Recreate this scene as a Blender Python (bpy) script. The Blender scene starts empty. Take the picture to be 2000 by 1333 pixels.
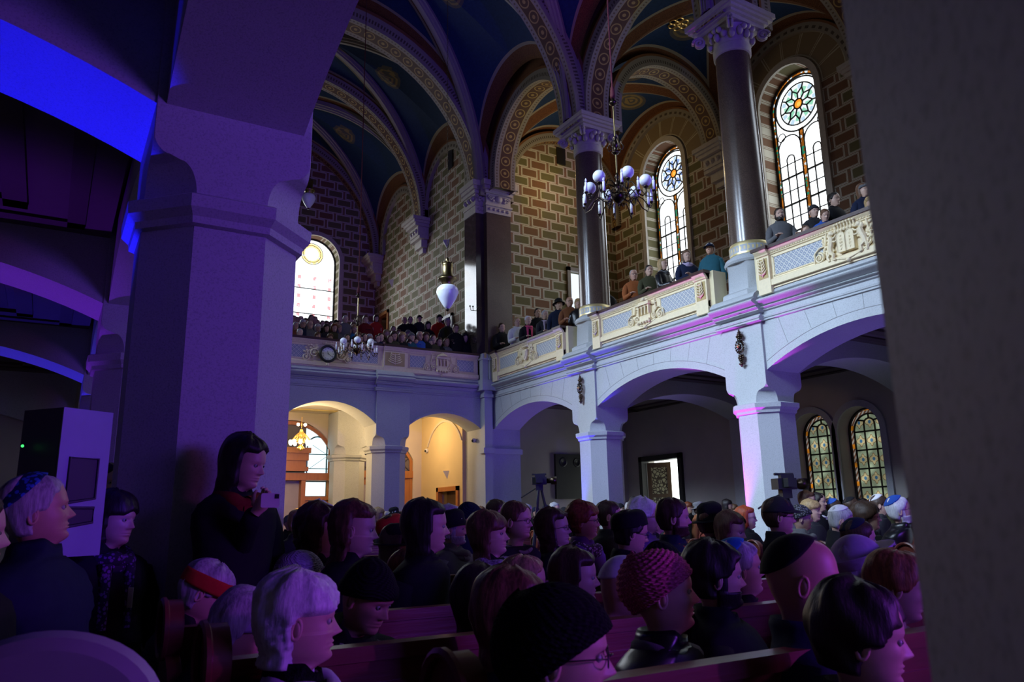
import bpy, bmesh, math, random
from mathutils import Vector, Matrix, noise
S = bpy.context.scene; COL = S.collection
R = math.radians; PI = math.pi
sin, cos = math.sin, math.cos
H = 1.3                      # camera height above the floor
# ---------------------------------------------------------------- camera
YAW, PITCH, ROLL, FPX = R(31.0713), R(13.0515), R(-1.09865), 1491.17
def _basis():
    f = Vector((sin(YAW)*cos(PITCH), cos(YAW)*cos(PITCH), sin(PITCH)))
    r0 = Vector((cos(YAW), -sin(YAW), 0)); u0 = r0.cross(f)
    return r0*cos(ROLL)+u0*sin(ROLL), -r0*sin(ROLL)+u0*cos(ROLL), f
CR, CU, CF = _basis()
cam = bpy.data.cameras.new('camera'); cam.sensor_width = 36; cam.lens = 36*FPX/2000
cam.clip_start = 0.05; cam.clip_end = 200
cam.shift_y = 0
co = bpy.data.objects.new('camera', cam); COL.objects.link(co)
co.matrix_world = Matrix(((CR.x, CU.x, -CF.x, 0), (CR.y, CU.y, -CF.y, 0), (CR.z, CU.z, -CF.z, H), (0, 0, 0, 1)))
S.camera = co
cam.dof.use_dof = True; cam.dof.focus_distance = 11.0; cam.dof.aperture_fstop = 7.0
S.view_settings.view_transform = 'Standard'; S.view_settings.look = 'None'
S.view_settings.gamma = 1; S.view_settings.exposure = 0; S.view_settings.use_curve_mapping = False
def ray(x, y): return CF + CR*((x-1000)/FPX) - CU*((y-666.5)/FPX)
def at_Y(x, y, Y): d = ray(x, y); return Vector((0, 0, H)) + d*(Y/d.y)
def at_X(x, y, X): d = ray(x, y); return Vector((0, 0, H)) + d*(X/d.x)
def at_D(x, y, D): return Vector((0, 0, H)) + ray(x, y)*D

# ---------------------------------------------------------------- object helpers
def link(o, parent=None):
    COL.objects.link(o)
    if parent is not None: o.parent = parent
    return o
def tag(o, label=None, cat=None, group=None, kind=None):
    if label: o['label'] = label
    if cat: o['category'] = cat
    if group: o['group'] = group
    if kind: o['kind'] = kind
    return o
def empty(name, loc=(0, 0, 0), rz=0, label=None, cat=None, group=None):
    o = bpy.data.objects.new(name, None); o.empty_display_size = .1
    o.location = loc; o.rotation_euler = (0, 0, rz); link(o)
    return tag(o, label, cat, group)
def kids(o): return [c for c in COL.objects if c.parent == o]
KID = {}
class MB:
    def __init__(s): s.v = []; s.f = []; s.m = []; s.uv = []; s.hasuv = False
    def add(s, vs, fs, mi=0, uvs=None):
        b = len(s.v); s.v.extend([tuple(v) for v in vs])
        for f in fs: s.f.append([b+i for i in f]); s.m.append(mi)
        if uvs is not None: s.hasuv = True; s.uv.extend(uvs)
        else: s.uv.extend([(0, 0)]*len(vs))
        return s
    def box(s, x0, x1, y0, y1, z0, z1, mi=0):
        v = [(x, y, z) for z in (z0, z1) for y in (y0, y1) for x in (x0, x1)]
        return s.add(v, [(0, 2, 3, 1), (4, 5, 7, 6), (0, 1, 5, 4), (2, 6, 7, 3), (0, 4, 6, 2), (1, 3, 7, 5)], mi)
    def prism(s, poly, f, d0, d1, mi=0):
        """poly: list of 2D points; f(a,b,d) -> 3D ; extruded from d0 to d1"""
        n = len(poly)
        v = [f(a, b, d0) for a, b in poly]+[f(a, b, d1) for a, b in poly]
        fs = [list(range(n))[::-1], list(range(n, 2*n))]+[(i, (i+1) % n, n+(i+1) % n, n+i) for i in range(n)]
        return s.add(v, fs, mi)
    def grid(s, P, mi=0, close_u=False, uvs=None):
        h = len(P); w = len(P[0]); v = [p for r in P for p in r]
        fs = []
        for i in range(h-1):
            for j in range(w if close_u else w-1):
                k = (j+1) % w
                fs.append((i*w+j, i*w+k, (i+1)*w+k, (i+1)*w+j))
        u = [q for r in uvs for q in r] if uvs else None
        return s.add(v, fs, mi, u)
    def lathe(s, prof, c=(0, 0, 0), n=20, mi=0, M=None, sx=1, sy=1):
        P = []
        for r, z in prof:
            row = []
            for k in range(n):
                a = 2*PI*k/n; p = Vector((r*cos(a)*sx, r*sin(a)*sy, z))
                if M is not None: p = M @ p
                row.append(p+Vector(c))
            P.append(row)
        s.grid(P, mi, True)
        b = len(s.v)-len(P)*n
        if prof[0][0] > 1e-4: s.f.append([b+k for k in range(n)][::-1]); s.m.append(mi)
        if prof[-1][0] > 1e-4: s.f.append([b+(len(P)-1)*n+k for k in range(n)]); s.m.append(mi)
        return s
    def tube(s, pts, r, n=8, mi=0, cap=True):
        pts = [Vector(p) for p in pts]; rs = r if isinstance(r, (list, tuple)) else [r]*len(pts)
        P = []; up = Vector((0, 0, 1)); prev = None
        for i, p in enumerate(pts):
            t = (pts[min(i+1, len(pts)-1)]-pts[max(i-1, 0)])
            if t.length < 1e-9: t = Vector((0, 0, 1))
            t.normalize()
            if prev is None:
                a = up if abs(t.z) < .9 else Vector((1, 0, 0))
                e = (a - t*a.dot(t)).normalized()
            else:
                e = prev - t*prev.dot(t)
                e = e.normalized() if e.length > 1e-6 else prev
            prev = e; g = t.cross(e)
            P.append([p+(e*cos(2*PI*k/n)+g*sin(2*PI*k/n))*rs[i] for k in range(n)])
        s.grid(P, mi, True)
        if cap:
            b = len(s.v)-len(P)*n
            s.f.append([b+k for k in range(n)][::-1]); s.m.append(mi)
            s.f.append([b+(len(P)-1)*n+k for k in range(n)]); s.m.append(mi)
        return s
    def ball(s, c, r, n=12, m=8, mi=0, sc=(1, 1, 1), M=None):
        P = []
        for i in range(m+1):
            a = PI*i/m
            row = []
            for k in range(n):
                b = 2*PI*k/n
                p = Vector((r*sc[0]*sin(a)*cos(b), r*sc[1]*sin(a)*sin(b), r*sc[2]*cos(a)))
                if M is not None: p = M @ p
                row.append(p+Vector(c))
            P.append(row)
        return s.grid(P, mi, True)
    def mesh(s, name):
        me = bpy.data.meshes.new(name); me.from_pydata(s.v, [], s.f); me.update()
        me.polygons.foreach_set('material_index', s.m)
        if s.hasuv:
            ul = me.uv_layers.new(name='UVMap')
            for l in me.loops: ul.data[l.index].uv = s.uv[l.vertex_index]
        return me
    def build(s, name, mats, parent=None, smooth=False, fix=True, kind=None, loc=None):
        me = s.mesh(name)
        if not isinstance(mats, (list, tuple)): mats = [mats]
        for m in mats: me.materials.append(m)
        if fix:
            bm = bmesh.new(); bm.from_mesh(me); bmesh.ops.remove_doubles(bm, verts=bm.verts, dist=1e-5)
            bmesh.ops.recalc_face_normals(bm, faces=bm.faces); bm.to_mesh(me); bm.free()
        if smooth:
            me.polygons.foreach_set('use_smooth', [True]*len(me.polygons))
            if smooth != 'all':
                try: me.set_sharp_from_angle(angle=R(40))
                except Exception: pass
        o = bpy.data.objects.new(name, me); link(o, parent)
        if kind: o['kind'] = kind
        if loc is not None: o.location = loc
        return o
def copy_tree(root, src_children):
    """copy a thing, its parts and sub-parts; src_children: {obj: [children]}"""
    def rec(o, parent):
        c = o.copy(); COL.objects.link(c)
        if parent is not None: c.parent = parent
        for ch in src_children.get(o, []): rec(ch, c)
        return c
    return rec(root, None)
def child_map(root):
    out = {}
    allo = list(COL.objects)
    def rec(o):
        out[o] = [c for c in allo if c.parent == o]
        for c in out[o]: rec(c)
    rec(root); return out
trim_n = [0]
def trim_name(): trim_n[0] += 1; return 'trim_%d' % trim_n[0]

# ---------------------------------------------------------------- materials
class NT:
    def __init__(s, name):
        s.m = bpy.data.materials.new(name); s.m.use_nodes = True; s.t = s.m.node_tree; s.t.nodes.clear()
        s.out = s.n('ShaderNodeOutputMaterial')
    def n(s, ty, **kw):
        nd = s.t.nodes.new(ty)
        for k, v in kw.items(): setattr(nd, k, v)
        return nd
    def L(s, a, b): s.t.links.new(a, b)
    def put(s, sock, v):
        if isinstance(v, bpy.types.NodeSocket): s.L(v, sock)
        elif isinstance(v, (tuple, list)):
            sock.default_value = tuple(v)+(1,) if (len(v) == 3 and sock.type == 'RGBA') else tuple(v)
        else: sock.default_value = v
    def M(s, op, a, b=None, c=None):
        nd = s.n('ShaderNodeMath', operation=op)
        for i, v in enumerate((a, b, c)):
            if v is not None: s.put(nd.inputs[i], v)
        return nd.outputs[0]
    def mix(s, f, a, b, bt='MIX'):
        nd = s.n('ShaderNodeMix', data_type='RGBA', blend_type=bt)
        s.put(nd.inputs[0], f); s.put(nd.inputs[6], a); s.put(nd.inputs[7], b)
        return nd.outputs[2]
    def noise(s, scale, detail=3, vec=None, rough=.5, out=0):
        nd = s.n('ShaderNodeTexNoise'); nd.inputs['Scale'].default_value = scale; nd.inputs['Detail'].default_value = detail
        nd.inputs['Roughness'].default_value = rough
        if vec is not None: s.L(vec, nd.inputs['Vector'])
        return nd.outputs[out]
    def obj(s): return s.n('ShaderNodeTexCoord').outputs['Object']
    def sep(s, v):
        nd = s.n('ShaderNodeSeparateXYZ'); s.L(v, nd.inputs[0]); return nd.outputs
    def comb(s, x, y, z):
        nd = s.n('ShaderNodeCombineXYZ'); s.put(nd.inputs[0], x); s.put(nd.inputs[1], y); s.put(nd.inputs[2], z); return nd.outputs[0]
    def step(s, v, lo, hi=None):
        a = s.M('GREATER_THAN', v, lo)
        return a if hi is None else s.M('MULTIPLY', a, s.M('LESS_THAN', v, hi))
    def ramp(s, f, stops):
        nd = s.n('ShaderNodeValToRGB'); cr = nd.color_ramp
        while len(cr.elements) < len(stops): cr.elements.new(.5)
        for e, (p, c) in zip(cr.elements, stops): e.position = p; e.color = tuple(c)+(1,)
        s.put(nd.inputs[0], f); return nd.outputs[0]
    def bsdf(s, col, rough=.6, metal=0, spec=.5, bump=None, bs=.3, bd=.01, emit=None, es=0, sheen=0, sss=0, trans=0, alpha=1):
        b = s.n('ShaderNodeBsdfPrincipled')
        s.put(b.inputs['Base Color'], col); s.put(b.inputs['Roughness'], rough); s.put(b.inputs['Metallic'], metal)
        s.put(b.inputs['Specular IOR Level'], spec)
        if sheen: s.put(b.inputs['Sheen Weight'], sheen)
        if trans: s.put(b.inputs['Transmission Weight'], trans)
        if alpha != 1: s.put(b.inputs['Alpha'], alpha)
        if emit is not None: s.put(b.inputs['Emission Color'], emit); s.put(b.inputs['Emission Strength'], es)
        if bump is not None:
            bn = s.n('ShaderNodeBump'); bn.inputs['Strength'].default_value = bs; bn.inputs['Distance'].default_value = bd
            s.L(bump, bn.inputs['Height']); s.L(bn.outputs[0], b.inputs['Normal'])
        s.L(b.outputs[0], s.out.inputs[0]); return s.m
def plain(name, col, rough=.6, metal=0, var=.12, scale=8, spec=.5, bs=.15, **kw):
    t = NT(name); o = t.obj(); n = t.noise(scale, 4, o)
    c = t.mix(n, tuple(max(0, x*(1-var)) for x in col), tuple(min(1, x*(1+var)) for x in col))
    return t.bsdf(c, rough, metal, spec, bump=n, bs=bs, **kw)
def granite(name, base, dark=.45, amt=.62, rough=.65, scale=90):
    t = NT(name); o = t.obj()
    n = t.noise(scale, 3, o, .7); big = t.noise(.9, 4, o, .6)
    c1 = t.mix(big, tuple(x*.88 for x in base), tuple(min(1, x*1.1) for x in base))
    sp = t.ramp(n, [(.34, (0, 0, 0)), (.5, (1, 1, 1))])
    c = t.mix(sp, t.mix(.5, c1, tuple(x*dark for x in base)), c1)
    return t.bsdf(c, rough, 0, .4, bump=n, bs=.25, bd=.004)
M = {}
M['granite'] = granite('pale_granite', (.45, .475, .50))
M['plaster'] = plain('aisle_plaster', (.42, .39, .36), .8, var=.18, scale=1.5)
M['cream'] = plain('cream_plaster', (.72, .62, .38), .6, var=.08)
M['cream_w'] = plain('white_cream_relief', (.80, .68, .44), .55, var=.12, scale=20)
M['ochre'] = plain('ochre_panel', (.47, .36, .14), .6, var=.1)
M['wood_dark'] = plain('dark_rail_wood', (.05, .02, .016), .3, var=.3, scale=20)
M['marble'] = NT('dark_polished_marble'); 
def _marble(t):
    o = t.obj(); n = t.noise(60, 4, o, .7); b = t.noise(2.2, 5, o)
    c = t.mix(b, (.055, .036, .028), (.12, .085, .066)); c = t.mix(t.ramp(n, [(.45, (0, 0, 0)), (.6, (1, 1, 1))]), c, t.mix(.4, c, (.2, .13, .1)))
    return t.bsdf(c, .22, 0, .6)
M['marble'] = _marble(M['marble'])
M['capital'] = plain('carved_marble', (.46, .42, .37), .5, var=.2, scale=12)
M['gold'] = plain('gilded', (.75, .5, .16), .35, 1, var=.15)
M['brass'] = plain('old_brass', (.20, .15, .07), .3, 1, var=.3)
M['bronze'] = plain('dark_bronze', (.07, .05, .035), .35, 1, var=.3, scale=30)
M['black'] = plain('black_paint', (.012, .012, .013), .5, var=.2)
M['rope'] = plain('crimson_rope', (.09, .006, .012), .8, scale=200)
M['pew'] = NT('dark_red_wood')
def _wood(t, a, b, sc=(1, 12, 12), rough=.35, name=''):
    o = t.obj(); mp = t.n('ShaderNodeMapping'); mp.inputs['Scale'].default_value = sc; t.L(o, mp.inputs[0])
    n = t.noise(3, 5, mp.outputs[0], .6)
    return t.bsdf(t.mix(n, a, b), rough, 0, .5, bump=n, bs=.1)
M['pew'] = _wood(M['pew'], (.10, .022, .016), (.19, .045, .03))
M['oak'] = _wood(NT('honey_oak'), (.30, .11, .022), (.45, .18, .045), (8, 8, 1))
M['floor'] = plain('stone_floor', (.16, .14, .13), .5, var=.2, scale=2)
def painted(name, axis, red=(.20, .088, .05), green=(.15, .135, .06), grout=(.20, .125, .08), line=(.58, .55, .46), W=.68, Hh=.32, off=0):
    t = NT(name); s = t.sep(t.obj())
    u0 = t.M('ADD', s[axis], off); z = s[2]
    zr = t.M('DIVIDE', z, Hh); row = t.M('FLOOR', zr); fz = t.M('FRACT', zr)
    uu = t.M('ADD', t.M('DIVIDE', u0, W), t.M('MULTIPLY', row, .5)); col = t.M('FLOOR', uu); fu = t.M('FRACT', uu)
    du = t.M('MULTIPLY', t.M('SUBTRACT', .5, t.M('ABSOLUTE', t.M('SUBTRACT', fu, .5))), W)   # metres from joint
    dz = t.M('MULTIPLY', t.M('SUBTRACT', .5, t.M('ABSOLUTE', t.M('SUBTRACT', fz, .5))), Hh)
    a = t.M('SUBTRACT', du, .05); b = t.M('SUBTRACT', dz, .012)
    d = t.M('MINIMUM', a, b)                       # distance inside the block
    # rounded notch at block corners
    cd = t.M('SQRT', t.M('ADD', t.M('POWER', a, 2), t.M('POWER', b, 2)))
    outer = t.step(d, -.004, .016)
    inner = t.M('MAXIMUM', t.M('MULTIPLY', t.step(d, .027, .036), t.step(cd, .058)), t.M('MULTIPLY', t.step(cd, .052, .062), t.step(d, .024)))
    fill = t.M('MULTIPLY', t.step(d, .035), t.step(cd, .062))
    ln = t.M('MAXIMUM', outer, inner)
    k = t.M('MODULO', t.M('ABSOLUTE', t.M('ADD', t.M('ADD', col, row), 2000)), 2)
    k2 = t.M('GREATER_THAN', t.M('MODULO', t.M('ABSOLUTE', t.M('ADD', t.M('SUBTRACT', col, t.M('MULTIPLY', row, .5)), 3000.25)), 3), 1.8)
    body = t.mix(k2, green, red)
    n = t.noise(5, 4, t.obj())
    body = t.mix(t.M('MULTIPLY', n, .5), body, tuple(x*.62 for x in green))
    inside = t.mix(fill, t.mix(.6, body, (.34, .31, .23)), body)
    base = t.mix(t.step(d, 0), grout, inside)
    dots = t.M('MULTIPLY', t.step(t.M('SINE', t.M('MULTIPLY', z, 75)), .5), t.M('LESS_THAN', t.M('ABSOLUTE', t.M('SUBTRACT', a, -.05)), .012))
    base = t.mix(t.M('MULTIPLY', dots, t.M('LESS_THAN', a, 0)), base, (.3, .1, .05))
    return t.bsdf(t.mix(ln, base, line), .75, 0, .3)
M['painted_x'] = painted('painted_blocks_facing_nave', 0, off=.1)
M['painted_y'] = painted('painted_blocks_side', 1)
def vault_mat(name, blue=(.010, .028, .075)):
    t = NT(name); uv = t.n('ShaderNodeUVMap'); uv.uv_map = 'UVMap'; s = t.sep(uv.outputs[0])
    u2 = t.n('ShaderNodeUVMap'); u2.uv_map = 'UV2'; s2 = t.sep(u2.outputs[0])
    d = t.M('MINIMUM', s[0], s[1]); o = t.obj()
    n = t.noise(14, 5, o, .7); n2 = t.noise(60, 2, o)
    b = t.mix(n, tuple(x*.55 for x in blue), tuple(x*1.6 for x in blue))
    br = t.mix(t.ramp(n2, [(.45, (0, 0, 0)), (.55, (1, 1, 1))]), (.085, .032, .013), (.15, .06, .022))
    r = s2[0]
    rings = t.M('MULTIPLY', t.M('LESS_THAN', r, .42), t.step(t.M('SINE', t.M('MULTIPLY', r, 44)), .0))
    b = t.mix(t.M('MULTIPLY', t.M('LESS_THAN', r, .45), .45), b, (.16, .12, .04))
    b = t.mix(t.M('MULTIPLY', rings, .5), b, (.32, .22, .06))
    c = t.mix(t.step(d, .44), t.mix(t.step(d, .36), br, (.24, .21, .15)), b)
    return t.bsdf(c, .8, 0, .2)
M['vault'] = vault_mat('painted_vault')
def archsoffit():
    """u along the arch in units of rosettes, v across 0..1"""
    t = NT('rosette_band'); uv = t.n('ShaderNodeUVMap'); s = t.sep(uv.outputs[0])
    fu = t.M('SUBTRACT', t.M('FRACT', s[0]), .5); v = t.M('SUBTRACT', s[1], .5)
    r = t.M('SQRT', t.M('ADD', t.M('POWER', fu, 2), t.M('POWER', t.M('MULTIPLY', v, 1.7), 2)))
    ring = t.M('MAXIMUM', t.step(r, .30, .38), t.M('LESS_THAN', r, .12))
    av = t.M('ABSOLUTE', v)
    c = t.mix(t.step(av, .30), (.085, .038, .024), (.27, .24, .19))
    c = t.mix(t.step(av, .27, .30), c, (.36, .28, .14))
    c = t.mix(ring, c, (.36, .24, .08))
    bead = t.M('MULTIPLY', t.step(av, .36, .43), t.step(t.M('SINE', t.M('MULTIPLY', s[0], 25)), .2))
    c = t.mix(bead, c, (.14, .10, .06))
    return t.bsdf(c, .6, 0, .3)
M['rosette'] = archsoffit()
def archface():
    t = NT('arch_moulding'); uv = t.n('ShaderNodeUVMap'); s = t.sep(uv.outputs[0])
    c = t.mix(t.M('MULTIPLY', t.step(s[1], .25, .5), t.step(t.M('SINE', t.M('MULTIPLY', s[0], 30)), 0)), (.28, .25, .20), (.09, .07, .05))
    c = t.mix(t.step(s[1], .80), c, (.2, .085, .03))
    return t.bsdf(c, .6, 0, .3)
M['archface'] = archface()
def lattice(name, a, b, sc=10):
    t = NT(name); s = t.sep(t.obj()); h = t.M('ADD', s[0], s[1])
    p = t.M('FRACT', t.M('MULTIPLY', t.M('ADD', h, s[2]), sc)); q = t.M('FRACT', t.M('MULTIPLY', t.M('SUBTRACT', h, s[2]), sc))
    ln = t.M('MAXIMUM', t.M('LESS_THAN', p, .24), t.M('LESS_THAN', q, .24))
    dt = t.M('MULTIPLY', t.step(p, .48, .76), t.step(q, .48, .76))
    return t.bsdf(t.mix(t.M('MAXIMUM', ln, dt), a, b), .7, 0, .3, bump=ln, bs=.6, bd=.01)
M['lattice'] = lattice('lattice_panel', (.26, .30, .38), (.60, .60, .56))
def emit(name, col, st):
    t = NT(name); e = t.n('ShaderNodeEmission'); t.put(e.inputs[0], col); e.inputs[1].default_value = st
    t.L(e.outputs[0], t.out.inputs[0]); return t.m
def stained_upper(name, st, hue):
    """uv: u in half widths, v in half widths above the springing"""
    t = NT(name); uv = t.n('ShaderNodeUVMap'); s = t.sep(uv.outputs[0]); u, v = s[0], s[1]
    vp = t.M('MAXIMUM', v, 0)
    q = t.M('SQRT', t.M('ADD', t.M('POWER', u, 2), t.M('POWER', vp, 2)))
    vo = t.n('ShaderNodeTexVoronoi'); vo.inputs['Scale'].default_value = 9; t.L(uv.outputs[0], vo.inputs['Vector'])
    vcol = vo.outputs['Color']; vd = vo.outputs['Distance']
    r = t.M('SQRT', t.M('ADD', t.M('POWER', u, 2), t.M('POWER', t.M('ADD', v, .02), 2)))
    ang = t.M('ARCTAN2', t.M('ADD', v, .02), u)
    white = (.92, .97, 1.0)
    pet = t.M('MULTIPLY', t.step(t.M('COSINE', t.M('MULTIPLY', ang, 9)), .1), t.step(r, .24, .52))
    c = t.mix(t.M('MULTIPLY', pet, .75), white, hue)
    pet2 = t.M('MULTIPLY', t.step(t.M('COSINE', t.M('ADD', t.M('MULTIPLY', ang, 9), 3.14)), .55), t.step(r, .48, .62))
    c = t.mix(t.M('MULTIPLY', pet2, .6), c, (.3, .6, .85))
    c = t.mix(t.M('LESS_THAN', r, .15), c, (1.0, .33, .03))
    c = t.mix(t.M('LESS_THAN', r, .07), c, (1.0, .6, .1))
    bord = t.M('MAXIMUM', t.step(q, .86), t.M('MULTIPLY', t.M('LESS_THAN', t.M('ABSOLUTE', u), .07), t.M('LESS_THAN', v, -.78)))
    bc = t.mix(t.step(vd, .45), t.mix(t.step(t.sep(vcol)[0], .5), (.02, .22, .12), (.7, .8, .85)), (.25, .08, .01))
    bc = t.mix(t.step(t.sep(vcol)[1], .75), bc, (.5, .16, .02))
    c = t.mix(bord, c, bc)
    e = t.n('ShaderNodeEmission'); t.L(c, e.inputs[0])
    t.put(e.inputs[1], t.M('ADD', st*.30, t.M('MULTIPLY', t.M('SUBTRACT', 1, t.M('MAXIMUM', bord, t.M('LESS_THAN', r, .62))), st*.70)))
    t.L(e.outputs[0], t.out.inputs[0]); return t.m
M['glass_green'] = stained_upper('stained_glass_green', 3.4, (.12, .65, .35))
M['glass_blue'] = stained_upper('stained_glass_blue', 3.4, (.05, .22, .75))
def stained_far():
    t = NT('stained_glass_red'); uv = t.n('ShaderNodeUVMap'); s = t.sep(uv.outputs[0]); u, v = s[0], s[1]
    r = t.M('SQRT', t.M('ADD', t.M('POWER', u, 2), t.M('POWER', t.M('SUBTRACT', v, .35), 2)))
    vo = t.n('ShaderNodeTexVoronoi'); vo.inputs['Scale'].default_value = 6; t.L(uv.outputs[0], vo.inputs['Vector'])
    c = t.mix(t.M('MULTIPLY', t.step(r, .28, .44), t.step(vo.outputs['Distance'], .15)), (.95, .98, 1), (.95, .65, .25))
    st = t.M('MULTIPLY', t.step(t.M('SINE', t.M('MULTIPLY', u, 10)), .8), t.step(t.M('SINE', t.M('MULTIPLY', v, 16)), .3))
    c = t.mix(t.M('MULTIPLY', st, t.M('MULTIPLY', t.M('LESS_THAN', v, -.35), .8)), c, (.8, .1, .12))
    c = t.mix(t.M('MULTIPLY', t.step(t.noise(7, 2, uv.outputs[0]), .6), .5), c, (.4, .75, .9))
    e = t.n('ShaderNodeEmission'); t.L(c, e.inputs[0]); e.inputs[1].default_value = 2.0
    t.L(e.outputs[0], t.out.inputs[0]); return t.m
M['glass_far'] = stained_far()
def stained_low(name='stained_glass_amber', st=.42):
    t = NT(name); uv = t.n('ShaderNodeUVMap'); s = t.sep(uv.outputs[0]); u, v = s[0], s[1]
    q = t.M('SQRT', t.M('ADD', t.M('POWER', u, 2), t.M('POWER', t.M('MAXIMUM', v, 0), 2)))
    cu = t.M('SUBTRACT', t.M('FRACT', t.M('ADD', t.M('DIVIDE', u, .5), .5)), .5)
    cv = t.M('SUBTRACT', t.M('FRACT', t.M('DIVIDE', v, .78)), .5)
    rr = t.M('SQRT', t.M('ADD', t.M('POWER', t.M('MULTIPLY', cu, 1.0), 2), t.M('POWER', t.M('MULTIPLY', cv, 1.35), 2)))
    an = t.M('ARCTAN2', cv, cu); lob = t.M('ADD', .34, t.M('MULTIPLY', t.M('COSINE', t.M('MULTIPLY', an, 4)), .07))
    c = t.mix(t.M('LESS_THAN', rr, lob), (.50, .62, .42), (.85, .75, .42))
    c = t.mix(t.M('LESS_THAN', t.M('ABSOLUTE', t.M('SUBTRACT', rr, lob)), .022), c, (.25, .09, .02))
    c = t.mix(t.M('LESS_THAN', rr, .13), c, (.10, .28, .50))
    g = t.noise(1.3, 2, uv.outputs[0])
    bd = t.step(q, .74)
    sq = t.step(t.M('SINE', t.M('MULTIPLY', t.M('ADD', v, t.M('MULTIPLY', t.M('ARCTAN2', t.M('MAXIMUM', v, 0), t.M('ABSOLUTE', u)), .0)), 8.0)), .72)
    bc = t.mix(sq, t.mix(t.step(t.M('FRACT', t.M('ADD', t.M('MULTIPLY', v, 4), t.M('MULTIPLY', u, 6))), .5), (.16, .07, .04), (.45, .42, .38)), (.75, .26, .02))
    bc = t.mix(t.step(q, .93), bc, (.03, .12, .22))
    c = t.mix(bd, c, bc)
    e = t.n('ShaderNodeEmission'); t.L(c, e.inputs[0]); t.put(e.inputs[1], t.M('ADD', st*.6, t.M('MULTIPLY', t.ramp(g, [(.45, (0, 0, 0)), (.75, (1, 1, 1))]), st*1.5)))
    t.L(e.outputs[0], t.out.inputs[0]); return t.m
M['glass_low'] = stained_low()
M['globe'] = plain('opal_glass', (.80, .82, .85), .25, var=.03)
M['candle'] = plain('white_candle_sleeve', (.80, .80, .80), .4, var=.03)
# ================================================================ ARCHITECTURE
ZB = 3.02; ZSP = 3.62; ZAP = 4.07; ZARC = 4.44; ZCOR = 4.92; ZPB = 4.95; ZRAIL = 5.67; GF = 4.75
XR, XL = 10.0, 1.19             # nave faces of the right / left arcade
YB = 17.8                       # nave face of the rear gallery
PR = [13.58, 8.94, 4.30, -.34]  # right pier centres
PLf = [14.0, 9.40, 4.77, -.09]  # left pier centres
HW = .44
# f maps for prisms: (u,z,d)
fX = lambda u, z, d: (d, u, z)     # wall in a plane of constant x; u = y
fY = lambda u, z, d: (u, d, z)     # wall in a plane of constant y; u = x
def arc(u0, u1, zs, rise, n=24):
    """segmental / semicircular arch intrados from (u0,zs) to (u1,zs)"""
    w = (u1-u0)/2; c = (u0+u1)/2; r = (w*w+rise*rise)/(2*rise); a = math.asin(min(1, w/r))
    if rise >= w: return [(c-w*cos(PI*i/n), zs+rise*sin(PI*i/n)) for i in range(n+1)]
    return [(c+r*sin(-a+2*a*i/n), zs+rise-r+r*cos(-a+2*a*i/n)) for i in range(n+1)]
def arch_wall(name, f, d0, d1, u0, u1, zs, zt, a0, a1, rise, mats, kind='structure', zbot=None, parent=None):
    """wall between u0..u1 and up to zt with an arched opening a0..a1 springing at zs"""
    mb = MB(); pts = arc(a0, a1, zs, rise); zb = zs if zbot is None else zbot
    for i in range(len(pts)-1):
        (p, q), (r_, s_) = pts[i], pts[i+1]
        mb.prism([(p, q), (r_, s_), (r_, zt), (p, zt)], f, d0, d1)
    if a0 > u0+1e-4: mb.prism([(u0, zb), (a0, zb), (a0, zt), (u0, zt)], f, d0, d1)
    if u1 > a1+1e-4: mb.prism([(a1, zb), (u1, zb), (u1, zt), (a1, zt)], f, d0, d1)
    o = mb.build(name, mats, parent, fix=True)
    # drop internal faces
    me = o.data; bm = bmesh.new(); bm.from_mesh(me)
    seen = {}
    for fc in bm.faces:
        k = tuple(sorted(v.index for v in fc.verts)); seen.setdefault(k, []).append(fc)
    bmesh.ops.delete(bm, geom=[x for l in seen.values() if len(l) > 1 for x in l], context='FACES')
    bmesh.ops.recalc_face_normals(bm, faces=bm.faces); bm.to_mesh(me); bm.free()
    if kind: o['kind'] = kind
    return o
def pier_mesh(ztop, zb0=0):
    """octagonal granite pier with stopped chamfers growing into a square block"""
    mb = MB(); h = HW; c = .245
    def ring(z, ch, hh=h):
        ch = max(ch, .004)
        return [(hh, -hh+ch, z), (hh, hh-ch, z), (hh-ch, hh, z), (-hh+ch, hh, z), (-hh, hh-ch, z), (-hh, -hh+ch, z), (-hh+ch, -hh, z), (hh-ch, -hh, z)]
    P = [ring(zb0, c, h+.06), ring(zb0+.35, c, h+.06), ring(zb0+.38, c), ring(ZB+.08, c)]
    for i in range(1, 9):
        a = PI/2*i/8; P.append(ring(ZB+.08+.20*sin(a), c-.10*(1-cos(a))))
    P.append(ring(ZB+.30, c-.15))
    for i in range(1, 9):
        a = PI/2*i/8; P.append(ring(ZB+.30+.13*(1-cos(a)), (c-.15)*(1-sin(a))))
    P.append(ring(ztop, 0))
    mb.grid(P, 0, True)
    mb.f.append(list(range(8))[::-1]); mb.m.append(0); mb.f.append([len(mb.v)-8+k for k in range(8)]); mb.m.append(0)
    return mb
def band_mesh():
    mb = MB(); P = []
    for z, e in ((ZB-.10, .0), (ZB-.09, .03), (ZB-.05, .035), (ZB-.01, .075), (ZB+.06, .08), (ZB+.075, .055), (ZB+.085, 0)):
        h = HW+e+.002; c = .245+e*.58
        P.append([(h, -h+c, z), (h, h-c, z), (h-c, h, z), (-h+c, h, z), (-h, h-c, z), (-h, -h+c, z), (-h+c, -h, z), (h-c, -h, z)])
    mb.grid(P, 0, True); return mb
PIERM = pier_mesh(ZCOR).mesh('pier_body'); BANDM = band_mesh().mesh('pier_band')
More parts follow.
